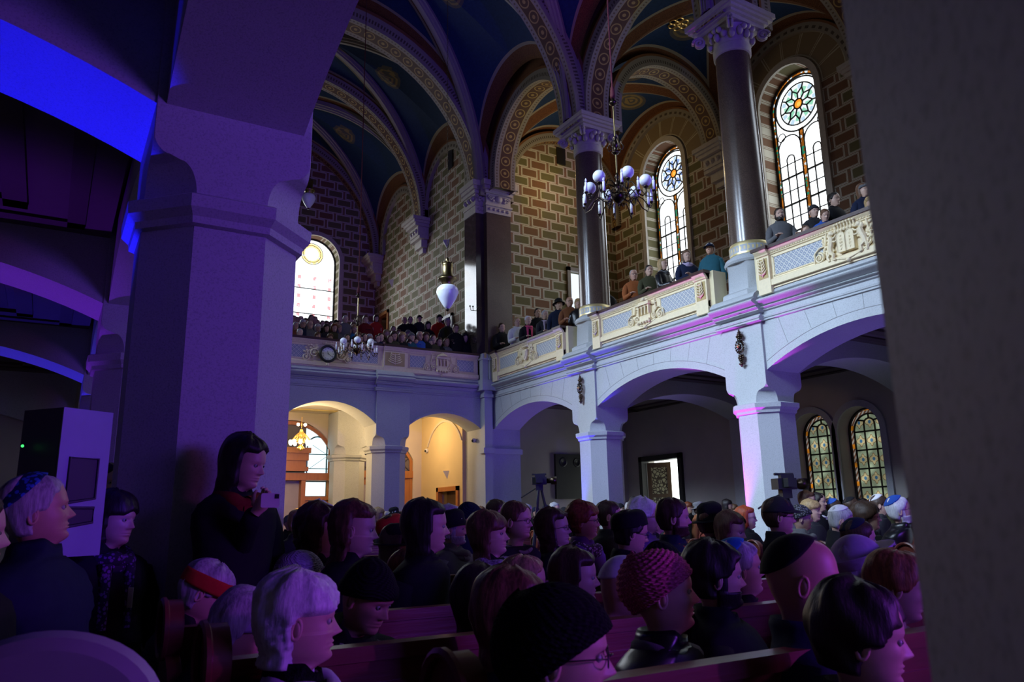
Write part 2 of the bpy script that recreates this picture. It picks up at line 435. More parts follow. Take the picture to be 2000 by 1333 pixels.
for me in (PIERM, BANDM):
    me.materials.append(M['granite'])
    bm = bmesh.new(); bm.from_mesh(me); bmesh.ops.recalc_face_normals(bm, faces=bm.faces); bm.to_mesh(me); bm.free()
    me.polygons.foreach_set('use_smooth', [True]*len(me.polygons)); me.set_sharp_from_angle(angle=R(30))
def pier(x, y, label, group=None):
    t = empty('pier', (x, y, 0), 0, label, 'pier', group)
    link(bpy.data.objects.new('shaft', PIERM), t); link(bpy.data.objects.new('moulded_band', BANDM), t)
    return t
XRc = XR+HW; XLc = XL-HW
pier(XRc, PR[0], 'pale granite pier of the right arcade under the dark column nearest the corner')
pier(XRc, PR[1], 'pale granite pier of the right arcade with pink and violet light on its left edge')
pier(XRc, PR[2], 'pale granite pier of the right arcade hidden behind the dark near pier')
pier(XLc, PLf[2], 'large violet-lit granite pier on the left with octagonal shaft')
pier(XLc, PLf[3], 'very near dark granite pier filling the right edge')
pier(XLc, PLf[1], 'blue-lit granite pier seen just left of the large pier')
pier(XLc, PLf[0], 'farthest granite pier of the left arcade beyond the aisle arches')
pier(7.22, YB+HW, 'granite pier lit blue between the two golden vestibule arches')
pier(3.98, YB+HW, 'granite pier of the rear gallery left of the wide golden arch')
# right arcade spandrels
ends = [YB+.1]+[y for y in PR]
def arcade(X0, X1, ys, yend, name):
    prev = yend
    for i, y in enumerate(ys):
        a1 = prev-(HW if prev != yend else .14); a0 = y+HW
        arch_wall(name, fX, X0+.05, X1-.05, a0, prev-(HW if prev != yend else 0), ZSP, 4.73, a0, a1, ZAP-ZSP, M['granite'])
        prev = y
arcade(XR, XR+2*HW, PR, YB, 'wall_arcade_right')
arcade(XL-2*HW, XL, PLf, YB, 'wall_arcade_left')
# architrave, cornice rolls and kerb along the right arcade with break-forwards at the piers
def profile_run(f, segs, prof, mats, name=None, kind='structure', parent=None, smooth=True):
    mb = MB()
    for u0, u1, d in segs: mb.prism(prof, lambda a, b, e, d=d: f(e, b, d+a), u0, u1)
    return mb.build(name or trim_name(), mats, parent, smooth=smooth, kind=kind)
def run_segments(ys, yend, ybeg, base, out, w=.5):
    s = []; prev = yend
    for y in ys:
        s.append((y+w, prev, base)); s.append((y-w, y+w, base+out)); prev = y-w
    s.append((ybeg, prev, base)); return s
archi = [(0.0, ZARC), (-.03, ZARC+.01), (-.03, ZARC+.035), (-.012, ZARC+.04), (-.03, ZARC+.05), (-.035, ZARC+.075), (0, ZARC+.09), (.2, ZARC+.09), (.2, ZARC)]
def roll(z0, z1, d, n=6):
    return [(-d*sin(PI*i/n), z0+(z1-z0)*i/n) for i in range(n+1)]
corn = [(.2, 4.60), (0, 4.60), (-.03, 4.62), (-.035, 4.64)]+[(-.04-.05*sin(PI*i/6), 4.64+.05*i/6) for i in range(7)]+[(-.09, 4.70)]+\
       [(-.10-.09*sin(PI*i/8), 4.71+.11*i/8) for i in range(9)]+[(-.13, 4.83), (-.14, 4.84), (-.10, 4.90), (-.02, 4.96), (.2, 4.96)]
segR = run_segments(PR, YB, -3, XR+.05, -.11, .50)
profile_run(fX and (lambda u, z, d: (d, u, z)), segR, archi, M['granite'])
profile_run(lambda u, z, d: (d, u, z), segR, corn, M['granite'])
segB = [(4.5, 6.72, YB+.05), (6.72, 7.72, YB-.06), (7.72, 9.86, YB+.05), (3.5, 4.5, YB-.06), (1.3, 3.5, YB+.05)]
profile_run(lambda u, z, d: (u, d, z), segB, archi, M['granite'])
profile_run(lambda u, z, d: (u, d, z), segB, corn, M['granite'])
# rear gallery front wall
for (u0, u1, a0, a1, rs) in ((7.66, 9.86, 7.66, 9.72, .36), (4.42, 6.78, 4.42, 6.78, .50), (1.2, 3.54, 1.45, 3.54, .36)):
    arch_wall('wall_arcade_rear', fY, YB+.05, YB+2*HW-.05, u0, u1, ZSP, ZCOR, a0, a1, rs, M['granite'])
    mb = MB(); o_ = arc(a0, a1, ZSP, rs); o2 = arc(a0-.06, a1+.06, ZSP, rs+.06)
    for i in range(len(o_)-1): mb.prism([o_[i], o_[i+1], o2[i+1], o2[i]], fY, YB+.02, YB+.06)
    mb.build(trim_name(), M['granite'], kind='structure')
# incised voussoir lines of the right arcade: shallow dark joints
M['joint'] = plain('stone_joint', (.20, .20, .20), .9)
mb = MB(); prev = YB
for y in PR:
    a1 = prev-(HW if prev != YB else .14); a0 = y+HW; pts = arc(a0, a1, ZSP, ZAP-ZSP, 40); p2 = arc(a0+.02, a1-.02, ZSP+.14, ZAP-ZSP, 40)
    mb.tube([(XR+.049, p, q) for p, q in p2], .004, 4)
    for k in range(1, 8):
        u = a0+(a1-a0)*k/8; zz = [q for p, q in p2 if p <= u][-1]; c = (a0+a1)/2
        mb.tube([(XR+.049, u, zz), (XR+.049, u+(u-c)*.10, ZARC)], .003, 4)
    prev = y
mb.build(trim_name(), M['joint'], kind='structure')
# corner pier (compound) lower part
mb = MB(); mb.box(9.72, 9.95, 17.60, 18.9, 0, ZCOR); mb.box(9.95, 10.9, 17.76, 18.9, 0, ZCOR); mb.box(9.86, 10.02, 17.70, 17.80, 0, ZCOR)
mb.build('wall_corner', M['granite'], kind='structure')
mb = MB()
for z0, z1, e in ((ZB-.06, ZB+.08, .07), (ZARC, ZARC+.09, .04), (4.62, 4.90, .12)):
    mb.box(9.72-e, 9.95+e*.5, 17.60-e, 17.8, z0, z1); mb.box(9.95, 10.93, 17.76-e, 17.9, z0, z1)
mb.build(trim_name(), M['granite'], kind='structure')
# corner cluster in front of the parapet (stone with small gilt capitals)
mb = MB()
for x, y in ((9.74, 17.66), (9.93, 17.62), (9.98, 17.74)):
    mb.box(x-.085, x+.085, y-.085, y+.085, 4.92, 5.62); mb.box(x-.11, x+.11, y-.11, y+.11, 5.45, 5.50)
mb.build(trim_name(), M['granite'], kind='structure')
mb = MB()
for x, y in ((9.74, 17.66), (9.93, 17.62), (9.98, 17.74)): mb.box(x-.03, x+.03, y-.10, y+.08, 5.50, 5.64)
mb.build(trim_name(), M['ochre'], kind='structure')
# ---- floors
MB().box(-4.6, 16.2, -9, 27.5, -.2, 0).build('floor', M['floor'], kind='structure')
MB().box(XR+.2, 15.3, -3, 18.3, GF-.12, GF).build('floor_gallery_right', M['pew'], kind='structure')
mb = MB()
mb.box(1.3, 10.1, YB+.2, YB+.5, GF-.12, GF)
for k in range(8): mb.box(1.3, 10.1, YB+.45+k*.95, YB+.45+(k+1)*.95 if k < 7 else 26.9, GF-.12, GF+.15+.40*k)
mb.build('floor_gallery_rear', M['pew'], kind='structure')
MB().box(-4.5, XL-.2, -9, 17.8, GF-.12, GF).build('floor_gallery_left', M['pew'], kind='structure')
# ---- right aisle: ceiling, transverse arches, outer wall
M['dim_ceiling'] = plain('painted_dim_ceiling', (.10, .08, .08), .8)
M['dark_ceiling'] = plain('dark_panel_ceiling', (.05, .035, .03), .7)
def coffers(x0, x1, ys, z):
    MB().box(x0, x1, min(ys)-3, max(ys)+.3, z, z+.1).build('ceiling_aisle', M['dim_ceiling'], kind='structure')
    mb = MB(); mc = MB()
    for i in range(len(ys)-1):
        b, a = ys[i]-.45, ys[i+1]+.45
        for e, zz, w in ((.25, z-.03, .16), (.75, z-.05, .20)):
            X0, X1, A, B = x0+e, x1-e, a+e*.8, b-e*.8
            tgt = mb if e < .5 else mc
            tgt.box(X0, X1, A, A+w, zz, z+.01); tgt.box(X0, X1, B-w, B, zz, z+.01); tgt.box(X0, X0+w, A, B, zz, z+.01); tgt.box(X1-w, X1, A, B, zz, z+.01)
        mc.box(x0+1.05, x1-1.05, a+.9, b-.9, z-.012, z)
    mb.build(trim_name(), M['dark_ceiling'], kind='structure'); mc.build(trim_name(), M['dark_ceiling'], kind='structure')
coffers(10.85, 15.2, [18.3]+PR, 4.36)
for y in PR: arch_wall('wall_aisle_right', fY, y-.42, y+.42, XR+2*HW, 15.15, ZSP, 4.38, XR+2*HW, 15.0, .45, M['granite'])
for y in PR: MB().box(14.85, 15.2, y-.34, y+.34, 0, 3.66).build(trim_name(), M['granite'], kind='structure')
# outer wall ground storey with two arched windows per bay and one door: built in strips
def wall_with_openings(name, f, d0, d1, u0, u1, z0, z1, ops, mat):
    """ops: (a0,a1,zb,zs,rise) sorted by a0"""
    mb = MB(); u = u0
    for a0, a1, zb, zs, rise in ops:
        if a0 > u: mb.prism([(u, z0), (a0, z0), (a0, z1), (u, z1)], f, d0, d1)
        if zb > z0: mb.prism([(a0, z0), (a1, z0), (a1, zb), (a0, zb)], f, d0, d1)
        if rise > 0:
            pts = arc(a0, a1, zs, rise, 20)
            for i in range(20): mb.prism([pts[i], pts[i+1], (pts[i+1][0], z1), (pts[i][0], z1)], f, d0, d1)
        else: mb.prism([(a0, zs), (a1, zs), (a1, z1), (a0, z1)], f, d0, d1)
        u = a1
    if u1 > u: mb.prism([(u, z0), (u1, z0), (u1, z1), (u, z1)], f, d0, d1)
    o = mb.build(name, mat, None, fix=True)
    bm = bmesh.new(); bm.from_mesh(o.data); seen = {}
    for fc in bm.faces: seen.setdefault(tuple(sorted(v.index for v in fc.verts)), []).append(fc)
    bmesh.ops.delete(bm, geom=[x for l in seen.values() if len(l) > 1 for x in l], context='FACES')
    bmesh.ops.recalc_face_normals(bm, faces=bm.faces); bm.to_mesh(o.data); bm.free()
    o['kind'] = 'structure'; return o
low = [(9.86, 10.90), (11.08, 12.12)]
low2 = [(5.2, 6.24), (6.42, 7.46)]
lop = [(a, b, 1.05, 3.02, .52) for a, b in low2+low]
wall_with_openings('wall_right', fX, 15.02, 15.55, -3, 18.4, 0, 4.5, lop+[(16.0, 17.55, 0, 2.86, 0)], M['plaster'])
win_n = [0]
def arched_pane(mb, f, d, c, hw, zb, zs, n=16, flip=1):
    P = []; U = []
    rows = [zb+(zs-zb)*i/8 for i in range(9)]
    for z in rows:
        P.append([f(c+hw*k, z, d) for k in [-1+2*j/n for j in range(n+1)]]); U.append([(-1+2*j/n, (z-zs)/hw) for j in range(n+1)])
    for i in range(1, 9):
        a = PI/2*i/8; z = zs+hw*sin(a); w = cos(a)
        P.append([f(c+hw*w*(-1+2*j/n), z, d) for j in range(n+1)]); U.append([(w*(-1+2*j/n), sin(a)) for j in range(n+1)])
    mb.grid(P, 0, uvs=U)
def leading(f, d, c, hw, zb, zs, mat, parent, upper=True, r=.011):
    mb = MB()
    def ln(p, rr=r): mb.tube([f(c+hw*a, zs+hw*b, d) for a, b in p], rr*1.8, 5, cap=False)
    hb = (zb-zs)/hw
    def inner(k): return [(-k, hb)]+[(k*cos(PI-PI*i/24), k*sin(PI-PI*i/24)) for i in range(25)]+[(k, hb)]
    if upper:
        ln(inner(.985), .02); ln(inner(.86), .012)
        cir = lambda R_, cy=-.02: [(R_*cos(2*PI*i/40), cy+R_*sin(2*PI*i/40)) for i in range(41)]
        ln(cir(.82), .014); ln(cir(.64)); ln(cir(.15))
        for k in range(9):
            a = 2*PI*k/9+.2; x, y = cos(a), sin(a)
            a2 = a+PI/9
            ln([(.15*x, .15*y-.02), (.33*x, .33*y-.02)]); ln([(.33*x, .33*y-.02), (.5*cos(a2), .5*sin(a2)-.02), (.64*cos(a2), .64*sin(a2)-.02)]); a3 = a-PI/9
            ln([(.33*x, .33*y-.02), (.5*cos(a3), .5*sin(a3)-.02)])
        for k in (-.07, .07): ln([(k, -.84), (k, hb)])
        for sg in (-1, 1):
            ln([(sg*.86, -1.6)]+[(sg*(.465+.395*cos(PI*i/16)), -1.25+.40*sin(PI*i/16)) for i in range(17)]+[(sg*.07, -1.6)])
            ln([(sg*.6, hb), (sg*.6, -1.9)]+[(sg*(.465+.135*cos(PI*i/8)), -1.62+.14*sin(PI*i/8)) for i in range(9)]+[(sg*.33, -1.9), (sg*.33, hb)])
        y = -1.75; k = 0
        while y > hb:
            ln([(-.86, y), (-.07, y)], .017 if k % 2 else .009); ln([(.07, y), (.86, y)], .017 if k % 2 else .009); y -= .42; k += 1
        for k in (-1, 1):
            ln([(k*.7+.13*cos(2*PI*i/16), -.82+.13*sin(2*PI*i/16)) for i in range(17)], .008)
    else:
        ln(inner(.985), .02); ln(inner(.74), .012)
        for k in (-.25, .25): ln([(k, hb), (k, .32)], .011)
        ln([(.25*cos(PI*i/10), .30+.25*sin(PI*i/10)) for i in range(11)]); ln([(0, .55), (0, .74)])
        for sg in (-1, 1): ln([(sg*.2, .45), (sg*.55, .5)])
        y = 0.0
        while y > hb: ln([(-.74, y), (.74, y)], .011); y -= .78
    return mb.build('leading', mat, parent)
def window(f, dglass, c, hw, zb, zs, glass, upper=True):
    win_n[0] += 1
    mb = MB(); arched_pane(mb, f, dglass, c, hw, zb, zs)
    o = mb.build('window_%d' % win_n[0], glass, kind='structure')
    leading(f, dglass-(.02 if f is fX or f is fY else -.02), c, hw, zb, zs, M['black'], o, upper)
    return o
for a, b in low+low2: window(fX, 15.42, (a+b)/2, (b-a)/2, 1.05, 3.02, M['glass_low'], False)
# moulded arched surrounds of the low windows
def ring_trim(f, d0, d1, c, r0, r1, zs, zb, mat, name=None, n=24, uv=None, parent=None, kind='structure'):
    mb = MB(); a = [(c-r0, zb)]+[(c-r0*cos(PI*i/n), zs+r0*sin(PI*i/n)) for i in range(n+1)]+[(c+r0, zb)]
    b = [(c-r1, zb)]+[(c-r1*cos(PI*i/n), zs+r1*sin(PI*i/n)) for i in range(n+1)]+[(c+r1, zb)]
    L_ = 0; us = [0]
    for i in range(len(a)-1): L_ += math.dist(a[i], a[i+1]); us.append(L_)
    P = []; U = []
    for i in range(len(a)):
        P.append([f(*a[i], d1), f(*a[i], d0), f(*b[i], d0), f(*b[i], d1)]); u = us[i]
        U.append([(u, 0), (u, 0.05), (u, 1), (u, 1)])
    mb.grid(P, 0, uvs=U)
    return mb.build(name or trim_name(), mat, parent, smooth=False, kind=kind)
for a, b in low+low2:
    c = (a+b)/2; ring_trim(fX, 14.97, 15.03, c, .52, .66, 3.02, 1.0, M['granite'])
# ground door in the right wall
win_n[0] += 1
t = MB(); t.box(14.93, 15.2, 15.88, 16.02, 0, 2.98); t.box(14.93, 15.2, 17.53, 17.67, 0, 2.98); t.box(14.93, 15.2, 15.88, 17.67, 2.84, 2.98)
t.build('door_frame', M['black'], kind='structure').name = 'door_1'
MB().box(15.45, 15.5, 15.9, 17.6, 0, 2.9).build('window_%d' % win_n[0], emit('daylight_pane', (.93, 1, .97), 3.0), kind='structure')
def leafpanel(name, x, y, rz, w, h, parent=None):
    o = empty(name, (x, y, 0), rz)
    m = MB(); s = .12
    m.box(0, s, -.025, .025, 0, h); m.box(w-s, w, -.025, .025, 0, h)
    for z0, z1 in ((0, .25), (h*.40-.06, h*.40+.06), (h*.66-.05, h*.66+.05), (h-.14, h)): m.box(s, w-s, -.025, .025, z0, z1)
    m.build('leaf_frame', M['oak_dk'], o)
    g = MB(); g.box(s, w-s, -.005, .005, .25, h-.14); g.build('pierced_panel', M['pierced'], o)
    return o
M['oak_dk'] = _wood(NT('dim_oak'), (.10, .06, .03), (.17, .11, .06), (8, 8, 1))
def pierced():
    t = NT('pierced_lattice'); o = t.obj(); v = t.n('ShaderNodeTexVoronoi'); v.feature = 'DISTANCE_TO_EDGE'; v.inputs['Scale'].default_value = 11; t.L(o, v.inputs['Vector'])
    f = t.M('LESS_THAN', v.outputs[0], .12)
    return t.bsdf(t.mix(f, (.62, .60, .35), (.10, .08, .05)), .6)
M['pierced'] = pierced()
dl = leafpanel('door_2', 15.12, 17.5, R(-62), .72, 2.8); dl['kind'] = 'structure'
# end wall of the right aisle and the dark loudspeaker panel on it
MB().box(10.5, 15.3, 18.3, 18.6, 0, 4.5).build('wall_end_right', M['plaster'], kind='structure')
# ---- gallery walls (painted)
wall_with_openings('wall_gallery_outer', fX, 15.05, 15.6, -3, 18.4, GF-.2, 14.6,
                   [(c-.86, c+.86, 6.2, 11.50, .86) for c in (6.62, 11.30, 15.92)], M['painted_y'])
for c, g in ((6.62, 'glass_blue'), (11.30, 'glass_green'), (15.92, 'glass_blue')):
    window(fX, 15.50, c, .86, 6.2, 11.50, M[g])
    ring_trim(fX, 14.98, 15.06, c, .86, 1.02, 11.50, 6.2, M['capital'])
wall_with_openings('wall_gallery_end', fY, 18.35, 18.7, 10.5, 15.3, GF-.2, 14.6, [(13.15, 14.1, GF, 8.72, 0)], M['painted_x'])
mb = MB(); mb.box(13.05, 13.17, 18.27, 18.4, GF, 8.82); mb.box(14.08, 14.2, 18.27, 18.4, GF, 8.82); mb.box(13.05, 14.2, 18.27, 18.4, 8.70, 8.82)
mb.build('door_3', M['oak_dk'], kind='structure')
win_n[0] += 1
MB().box(13.17, 14.08, 18.5, 18.52, GF+1.0, 8.7).build('window_%d' % win_n[0], emit('daylight_door', (.8, .9, 1), 1.2), kind='structure')
def painted_side(): pass
wall_with_openings('wall_gallery_side', fX, 10.1, 10.5, 18.7, 27.0, GF-.2, 15.5, [(20.3, 21.15, GF, 7.35, 0), (25.55, 26.45, GF, 8.75, 0)], M['painted_y'])
M['white_trim'] = plain('white_door_trim', (.6, .6, .6), .5)
mb = MB(); mb.box(10.05, 10.2, 20.2, 20.32, GF, 7.45); mb.box(10.05, 10.2, 21.13, 21.25, GF, 7.45); mb.box(10.05, 10.2, 20.2, 21.25, 7.35, 7.45)
mb.build('door_4', M['white_trim'], kind='structure')
mb = MB(); mb.box(10.05, 10.2, 25.45, 25.57, GF, 8.85); mb.box(10.05, 10.2, 26.43, 26.55, GF, 8.85); mb.box(10.05, 10.2, 25.45, 26.55, 8.73, 8.85)
mb.build('door_5', M['oak'], kind='structure')
MB().box(10.38, 10.42, 20.3, 21.15, GF, 7.35).build('door_6', M['oak_dk'], kind='structure')
MB().box(10.38, 10.42, 25.55, 26.45, GF, 8.73).build('door_7', M['oak'], kind='structure')
WB = 26.9
wall_with_openings('wall_gallery_back', fY, WB, WB+.5, 1.0, 10.5, GF-.2, 16, [(c-.92, c+.92, 6.4, 10.85, .92) for c in (3.4, 5.55, 7.70)], M['painted_x'])
for c in (3.4, 5.55, 7.70):
    win_n[0] += 1
    mb = MB(); arched_pane(mb, fY, WB+.42, c, .92, 6.4, 10.85)
    o = mb.build('window_%d' % win_n[0], M['glass_far'], kind='structure')
    lb = MB(); F = lambda a, b: fY(c+.92*a, 10.85+.92*b, WB+.40)
    lb.tube([F(-.97, -3.6)]+[F(-.97*cos(PI*i/20), .97*sin(PI*i/20)) for i in range(21)]+[F(.97, -3.6)], .035, 5)
    for rr in (.45, .36): lb.tube([F(rr*cos(2*PI*i/30), .35+rr*sin(2*PI*i/30)) for i in range(31)], .012, 4)
    for b in (-1.15, -2.2, -3.2): lb.tube([F(-.97, b), F(.97, b)], .018, 4)
    lb.build('leading', M['black'], o)
    ring_trim(fY, WB-.08, WB, c, .92, 1.08, 10.85, 6.3, M['capital'])
# voussoir ring painted round the outer windows
vous = NT('painted_voussoirs')
def _v(t):
    uv = t.n('ShaderNodeUVMap'); s = t.sep(uv.outputs[0]); fu = t.M('FRACT', t.M('MULTIPLY', s[0], 2.4))
    ln = t.M('MAXIMUM', t.M('LESS_THAN', fu, .05), t.M('MAXIMUM', t.step(fu, .12, .16), t.M('MAXIMUM', t.step(s[1], .9, .94), t.step(s[1], .08, .12))))
    return t.bsdf(t.mix(ln, (.21, .15, .08), (.42, .38, .27)), .8)
M['vous'] = _v(vous)
M['ochre_wall'] = plain('painted_brown_band', (.18, .07, .026), .8)
for c in (6.62, 11.30, 15.92): ring_trim(fX, 15.035, 15.05, c, 1.03, 1.78, 11.5, 11.4, M['vous'])
# left upper wall (behind the camera's left, closes the nave) with windows that feed daylight
wall_with_openings('wall_left_upper', fX, -4.5, -4.1, -9, 18.4, GF-.2, 15, [(c-.8, c+.8, 7.5, 11.55, .8) for c in (2.4, 7.1, 11.8, 16.0)], M['painted_y'])
for c in (2.4, 7.1, 11.8, 16.0):
    win_n[0] += 1
    mb = MB(); arched_pane(mb, fX, -4.4, c, .8, 7.5, 11.55)
    mb.build('window_%d' % win_n[0], emit('daylight_window', (.75, .87, 1), .8), kind='structure')
# ---- columns of the right gallery
def column(x, y, label):
    t = empty('column', (x, y, 4.94), 0, label, 'column')
    ped = MB(); P = []
    for z, h in ((0, .50), (.10, .50), (.13, .46), (.16, .40), (.62, .38), (.66, .40)):
        c = h*.45; P.append([(h, -h+c, z), (h, h-c, z), (h-c, h, z), (-h+c, h, z), (-h, h-c, z), (-h, -h+c, z), (-h+c, -h, z), (h-c, -h, z)])
    ped.grid(P, 0, True); ped.f.append([len(ped.v)-8+k for k in range(8)]); ped.m.append(0)
    ped.lathe([(.46, .66), (.48, .70), (.46, .76), (.40, .79), (.38, .82)], n=32)
    ped.build('pedestal', M['granite'], t, smooth=True)
    b = MB(); b.lathe([(.365, .82), (.375, .83), (.375, 1.02), (.365, 1.04), (.35, 1.06)], n=32); b.build('base_ring', M['ringpat'], t, smooth=True)
    s = MB(); s.lathe([(.345+.004*(1-i/12)*2-.025*(i/12)**1.6, 1.06+3.78*i/12) for i in range(13)], n=48); s.build('shaft', M['marble'], t, smooth=True)
    c = MB(); c.lathe([(.325, 4.84), (.35, 4.86), (.355, 5.02), (.335, 5.04), (.335, 5.10), (.36, 5.25), (.42, 5.36)], n=32)
    c.build('necking', M['capital'], t, smooth=True)
    cap = MB()
    for i, (z0, z1, h) in enumerate(((5.36, 5.44, .44), (5.44, 5.50, .50), (5.50, 5.56, .56), (5.56, 5.66, .60))): cap.box(-h, h, -h, h, z0, z1)
    for sx in (-1, 1):
        for sy in (-1, 1):     # corner volutes
            for q in range(2):
                pts = []
                for i in range(26):
                    a = i/25*3.6*PI; rr = .115*(1-i/28)
                    d = .40+rr*cos(a)*.75 if q == 0 else .40+rr*cos(a)*.75
                    e = .10*(1 if q else -1)*0
                    pts.append((sx*(d+.02)+0*e, sy*(d+.02), 5.26+rr*sin(a)))
                cap.tube([(p[0]+(.045*sx if q else 0), p[1]-(.045*sy if q else 0), p[2]) for p in pts], .028, 6)
    for k in range(16):       # acanthus leaves
        a = 2*PI*k/16; r0 = .34
        cap.ball((cos(a)*(r0+.05), sin(a)*(r0+.05), 5.17+.05*(k % 2)), .075, 8, 6, sc=(.8, .8, 1.3))
    for k in range(4):
        a = PI/2*k
        for j in (-1, 0, 1): cap.ball((cos(a)*.43-sin(a)*.11*j, sin(a)*.43+cos(a)*.11*j, 5.30-.03*abs(j)), .06, 8, 6)
    cap.build('capital', M['capital'], t, smooth=True)
    return t
def _rp(t):
    s = t.sep(t.obj()); a = t.M('ARCTAN2', s[1], s[0]); f = t.M('FRACT', t.M('MULTIPLY', a, 2.55))
    k = t.M('MAXIMUM', t.M('LESS_THAN', t.M('ABSOLUTE', t.M('SUBTRACT', f, .5)), .05), t.M('MAXIMUM', t.step(s[2], .99), t.M('LESS_THAN', s[2], .86)))
    k2 = t.M('MULTIPLY', t.step(s[2], .9, .96), t.M('GREATER_THAN', t.M('SINE', t.M('MULTIPLY', a, 32)), .2))
    return t.bsdf(t.mix(t.M('MAXIMUM', k, k2), (.42, .44, .47), (.75, .62, .3)), .4, t.M('MULTIPLY', k, .6))
M['ringpat'] = _rp(NT('gilt_ring_pattern'))
column(XRc, PR[0], 'tall dark polished marble column nearest the corner, behind the near chandelier')
column(XRc, PR[1], 'tall dark polished marble column beside the tall green stained window')
column(XRc, PR[2], 'tall dark marble column hidden behind the near pier')
column(XLc, PLf[1], 'marble column of the left gallery above the aisle')
column(XLc, PLf[2], 'marble column of the left gallery above the large left pier')
# corner marble pier of the upper storey
mb = MB(); mb.box(10.06, 10.86, 17.98, 18.9, GF, 9.92)
mb.build('wall_corner_marble', M['marble'], kind='structure')
M['marble_p'] = plain('mirror_polished_marble', (.07, .05, .045), .09, var=.4, scale=5, spec=.9, bs=.02)
mb = MB(); mb.box(9.80, 10.4, 18.16, 18.86, GF, 9.92); mb.build('wall_corner_marble_nave', M['marble_p'], kind='structure')
mb = MB(); 
for (x0, x1, y0, y1) in ((10.06, 10.86, 17.98, 18.9), (9.80, 10.4, 18.16, 18.86)):
    mb.box(x0-.02, x1+.02, y0-.02, y1, 9.90, 10.12)
    for z0, z1, e in ((10.12, 10.18, .05), (10.18, 10.5, .01), (10.5, 10.6, .06), (10.6, 10.7, .12), (10.7, 10.86, .17)): mb.box(x0-e, x1+e, y0-e, y1, z0, z1)
    for k in range(5):
        u = x0+.1+(x1-x0-.2)*k/4; mb.ball((u, y0-.02, 10.02), .05, 8, 6)
    for sg in (0, 1):
        c = x0+.12 if sg == 0 else x1-.12
        mb.tube([(c+(.09*(1-i/24))*cos(i*.45)*(1 if sg else -1), y0-.04, 10.36+.09*(1-i/24)*sin(i*.45)) for i in range(22)], .022, 6)
    mb.ball(((x0+x1)/2, y0-.03, 10.36), .12, 10, 8, sc=(1, .6, .9))
    for k in range(4): mb.ball(((x0+x1)/2+(.19 if k % 2 else -.19), y0-.02, 10.30+.1*(k//2)), .05, 8, 6)
for k in range(3): mb.ball((9.78, 18.28+.22*k, 10.36), .09, 8, 6)
mb.build(trim_name(), M['capital'], kind='structure', smooth=True)
# corbels of the upper walls
def corbel(x, y, sx, ztop=11.15):
    mb = MB()
    for z0, z1, d, w in ((ztop-.12, ztop, .62, .50), (ztop-.2, ztop-.12, .56, .45), (ztop-.3, ztop-.2, .50, .40), (ztop-.62, ztop-.3, .38, .34), (ztop-.72, ztop-.62, .34, .38), (ztop-.98, ztop-.72, .22, .26), (ztop-1.15, ztop-.98, .12, .16)):
        mb.box(min(x, x+sx*d), max(x, x+sx*d), y-w, y+w, z0, z1)
    for k in (-1, 0, 1): mb.ball((x+sx*.36, y+.2*k, ztop-.46), .09, 8, 6)
    mb.build(trim_name(), M['capital'], kind='structure', smooth=True)
corbel(10.1, 22.4, -1)
for y in PR[:3]: corbel(15.05, y, -1)
corbel(10.1, 26.6, -1)
# ---- arches of the vaulting
def arch_solid(f, d0, d1, c, r0, r1, zs, zleg, pitch=.36, name=None):
    """semicircular arch rib with rosette soffit and moulded faces"""
    n = 40; mb = MB()
    ang = [PI-PI*i/n for i in range(n+1)]
    def pt(r): return [(c-r, zleg)]+[(c+r*cos(a), zs+r*sin(a)) for a in ang]+[(c+r, zleg)]
    A = pt(r0); B = pt(r1); L_ = [0]
    for i in range(len(A)-1): L_.append(L_[-1]+math.dist(A[i], A[i+1]))
    P = []; U = []
    for i in range(len(A)): P.append([f(*A[i], d0), f(*A[i], d1)]); U.append([(L_[i]/pitch, 0), (L_[i]/pitch, 1)])
    mb.grid(P, 0, uvs=U)
    for d in (d0, d1):
        P = [[f(*A[i], d), f(*B[i], d)] for i in range(len(A))]; U = [[(L_[i]/pitch*1.0, 0), (L_[i]/pitch*1.0, 1)] for i in range(len(A))]
        mb.grid(P, 1, uvs=U)
    o = mb.build(name or trim_name(), [M['rosette'], M['archface']], kind='structure', fix=False)
    return o
ZV = 10.5
NC, NR = 5.6, 4.28
for y in (YB+.55, PR[0], PR[1], PR[2]): arch_solid(fY, y-.36, y+.36, NC, NR, NR+.5, ZV, ZV-.1, .42)
arch_solid(fY, 22.1, 22.7, NC, NR-.05, NR+.35, 11.15, 11.1, .42)
arch_solid(fY, 26.5, 26.88, NC, NR-.05, NR+.3, 11.15, 11.1, .42)
for a, b in ((PR[0], YB+.2), (PR[1], PR[0]), (PR[2], PR[1])):
    c = (a+b)/2; r = (b-a)/2-.42
    arch_solid(fX, 10.12, 10.80, c, r, r+.38, 10.95, 10.55, .36)
    wall_with_openings('wall_clerestory_right', fX, 10.22, 10.7, a+.02, b-.02, 10.95, 14.5, [(c-r-.3, c+r+.3, 10.95, 10.95, r+.3)], M['ochre_wall'])
for y in PR[:3]: arch_solid(fY, y-.33, y+.33, 13.0, 1.72, 2.05, 11.1, 10.5, .36)
arch_solid(fY, 18.0, 18.34, 12.95, 1.95, 2.25, 10.9, 10.4, .36)
# lunette rims on the walls
for a, b in ((PR[0], 18.3), (PR[1], PR[0]), (PR[2], PR[1])):
    c = (a+b)/2; ring_trim(fX, 14.92, 15.06, c, 1.78, 2.05, 11.3, 11.1, M['archface'])
for a, b in ((18.9, 22.4), (22.4, 26.6)):
    c = (a+b)/2; ring_trim(fX, 9.98, 10.11, c, 1.45, 1.75, 11.5, 11.1, M['archface'])
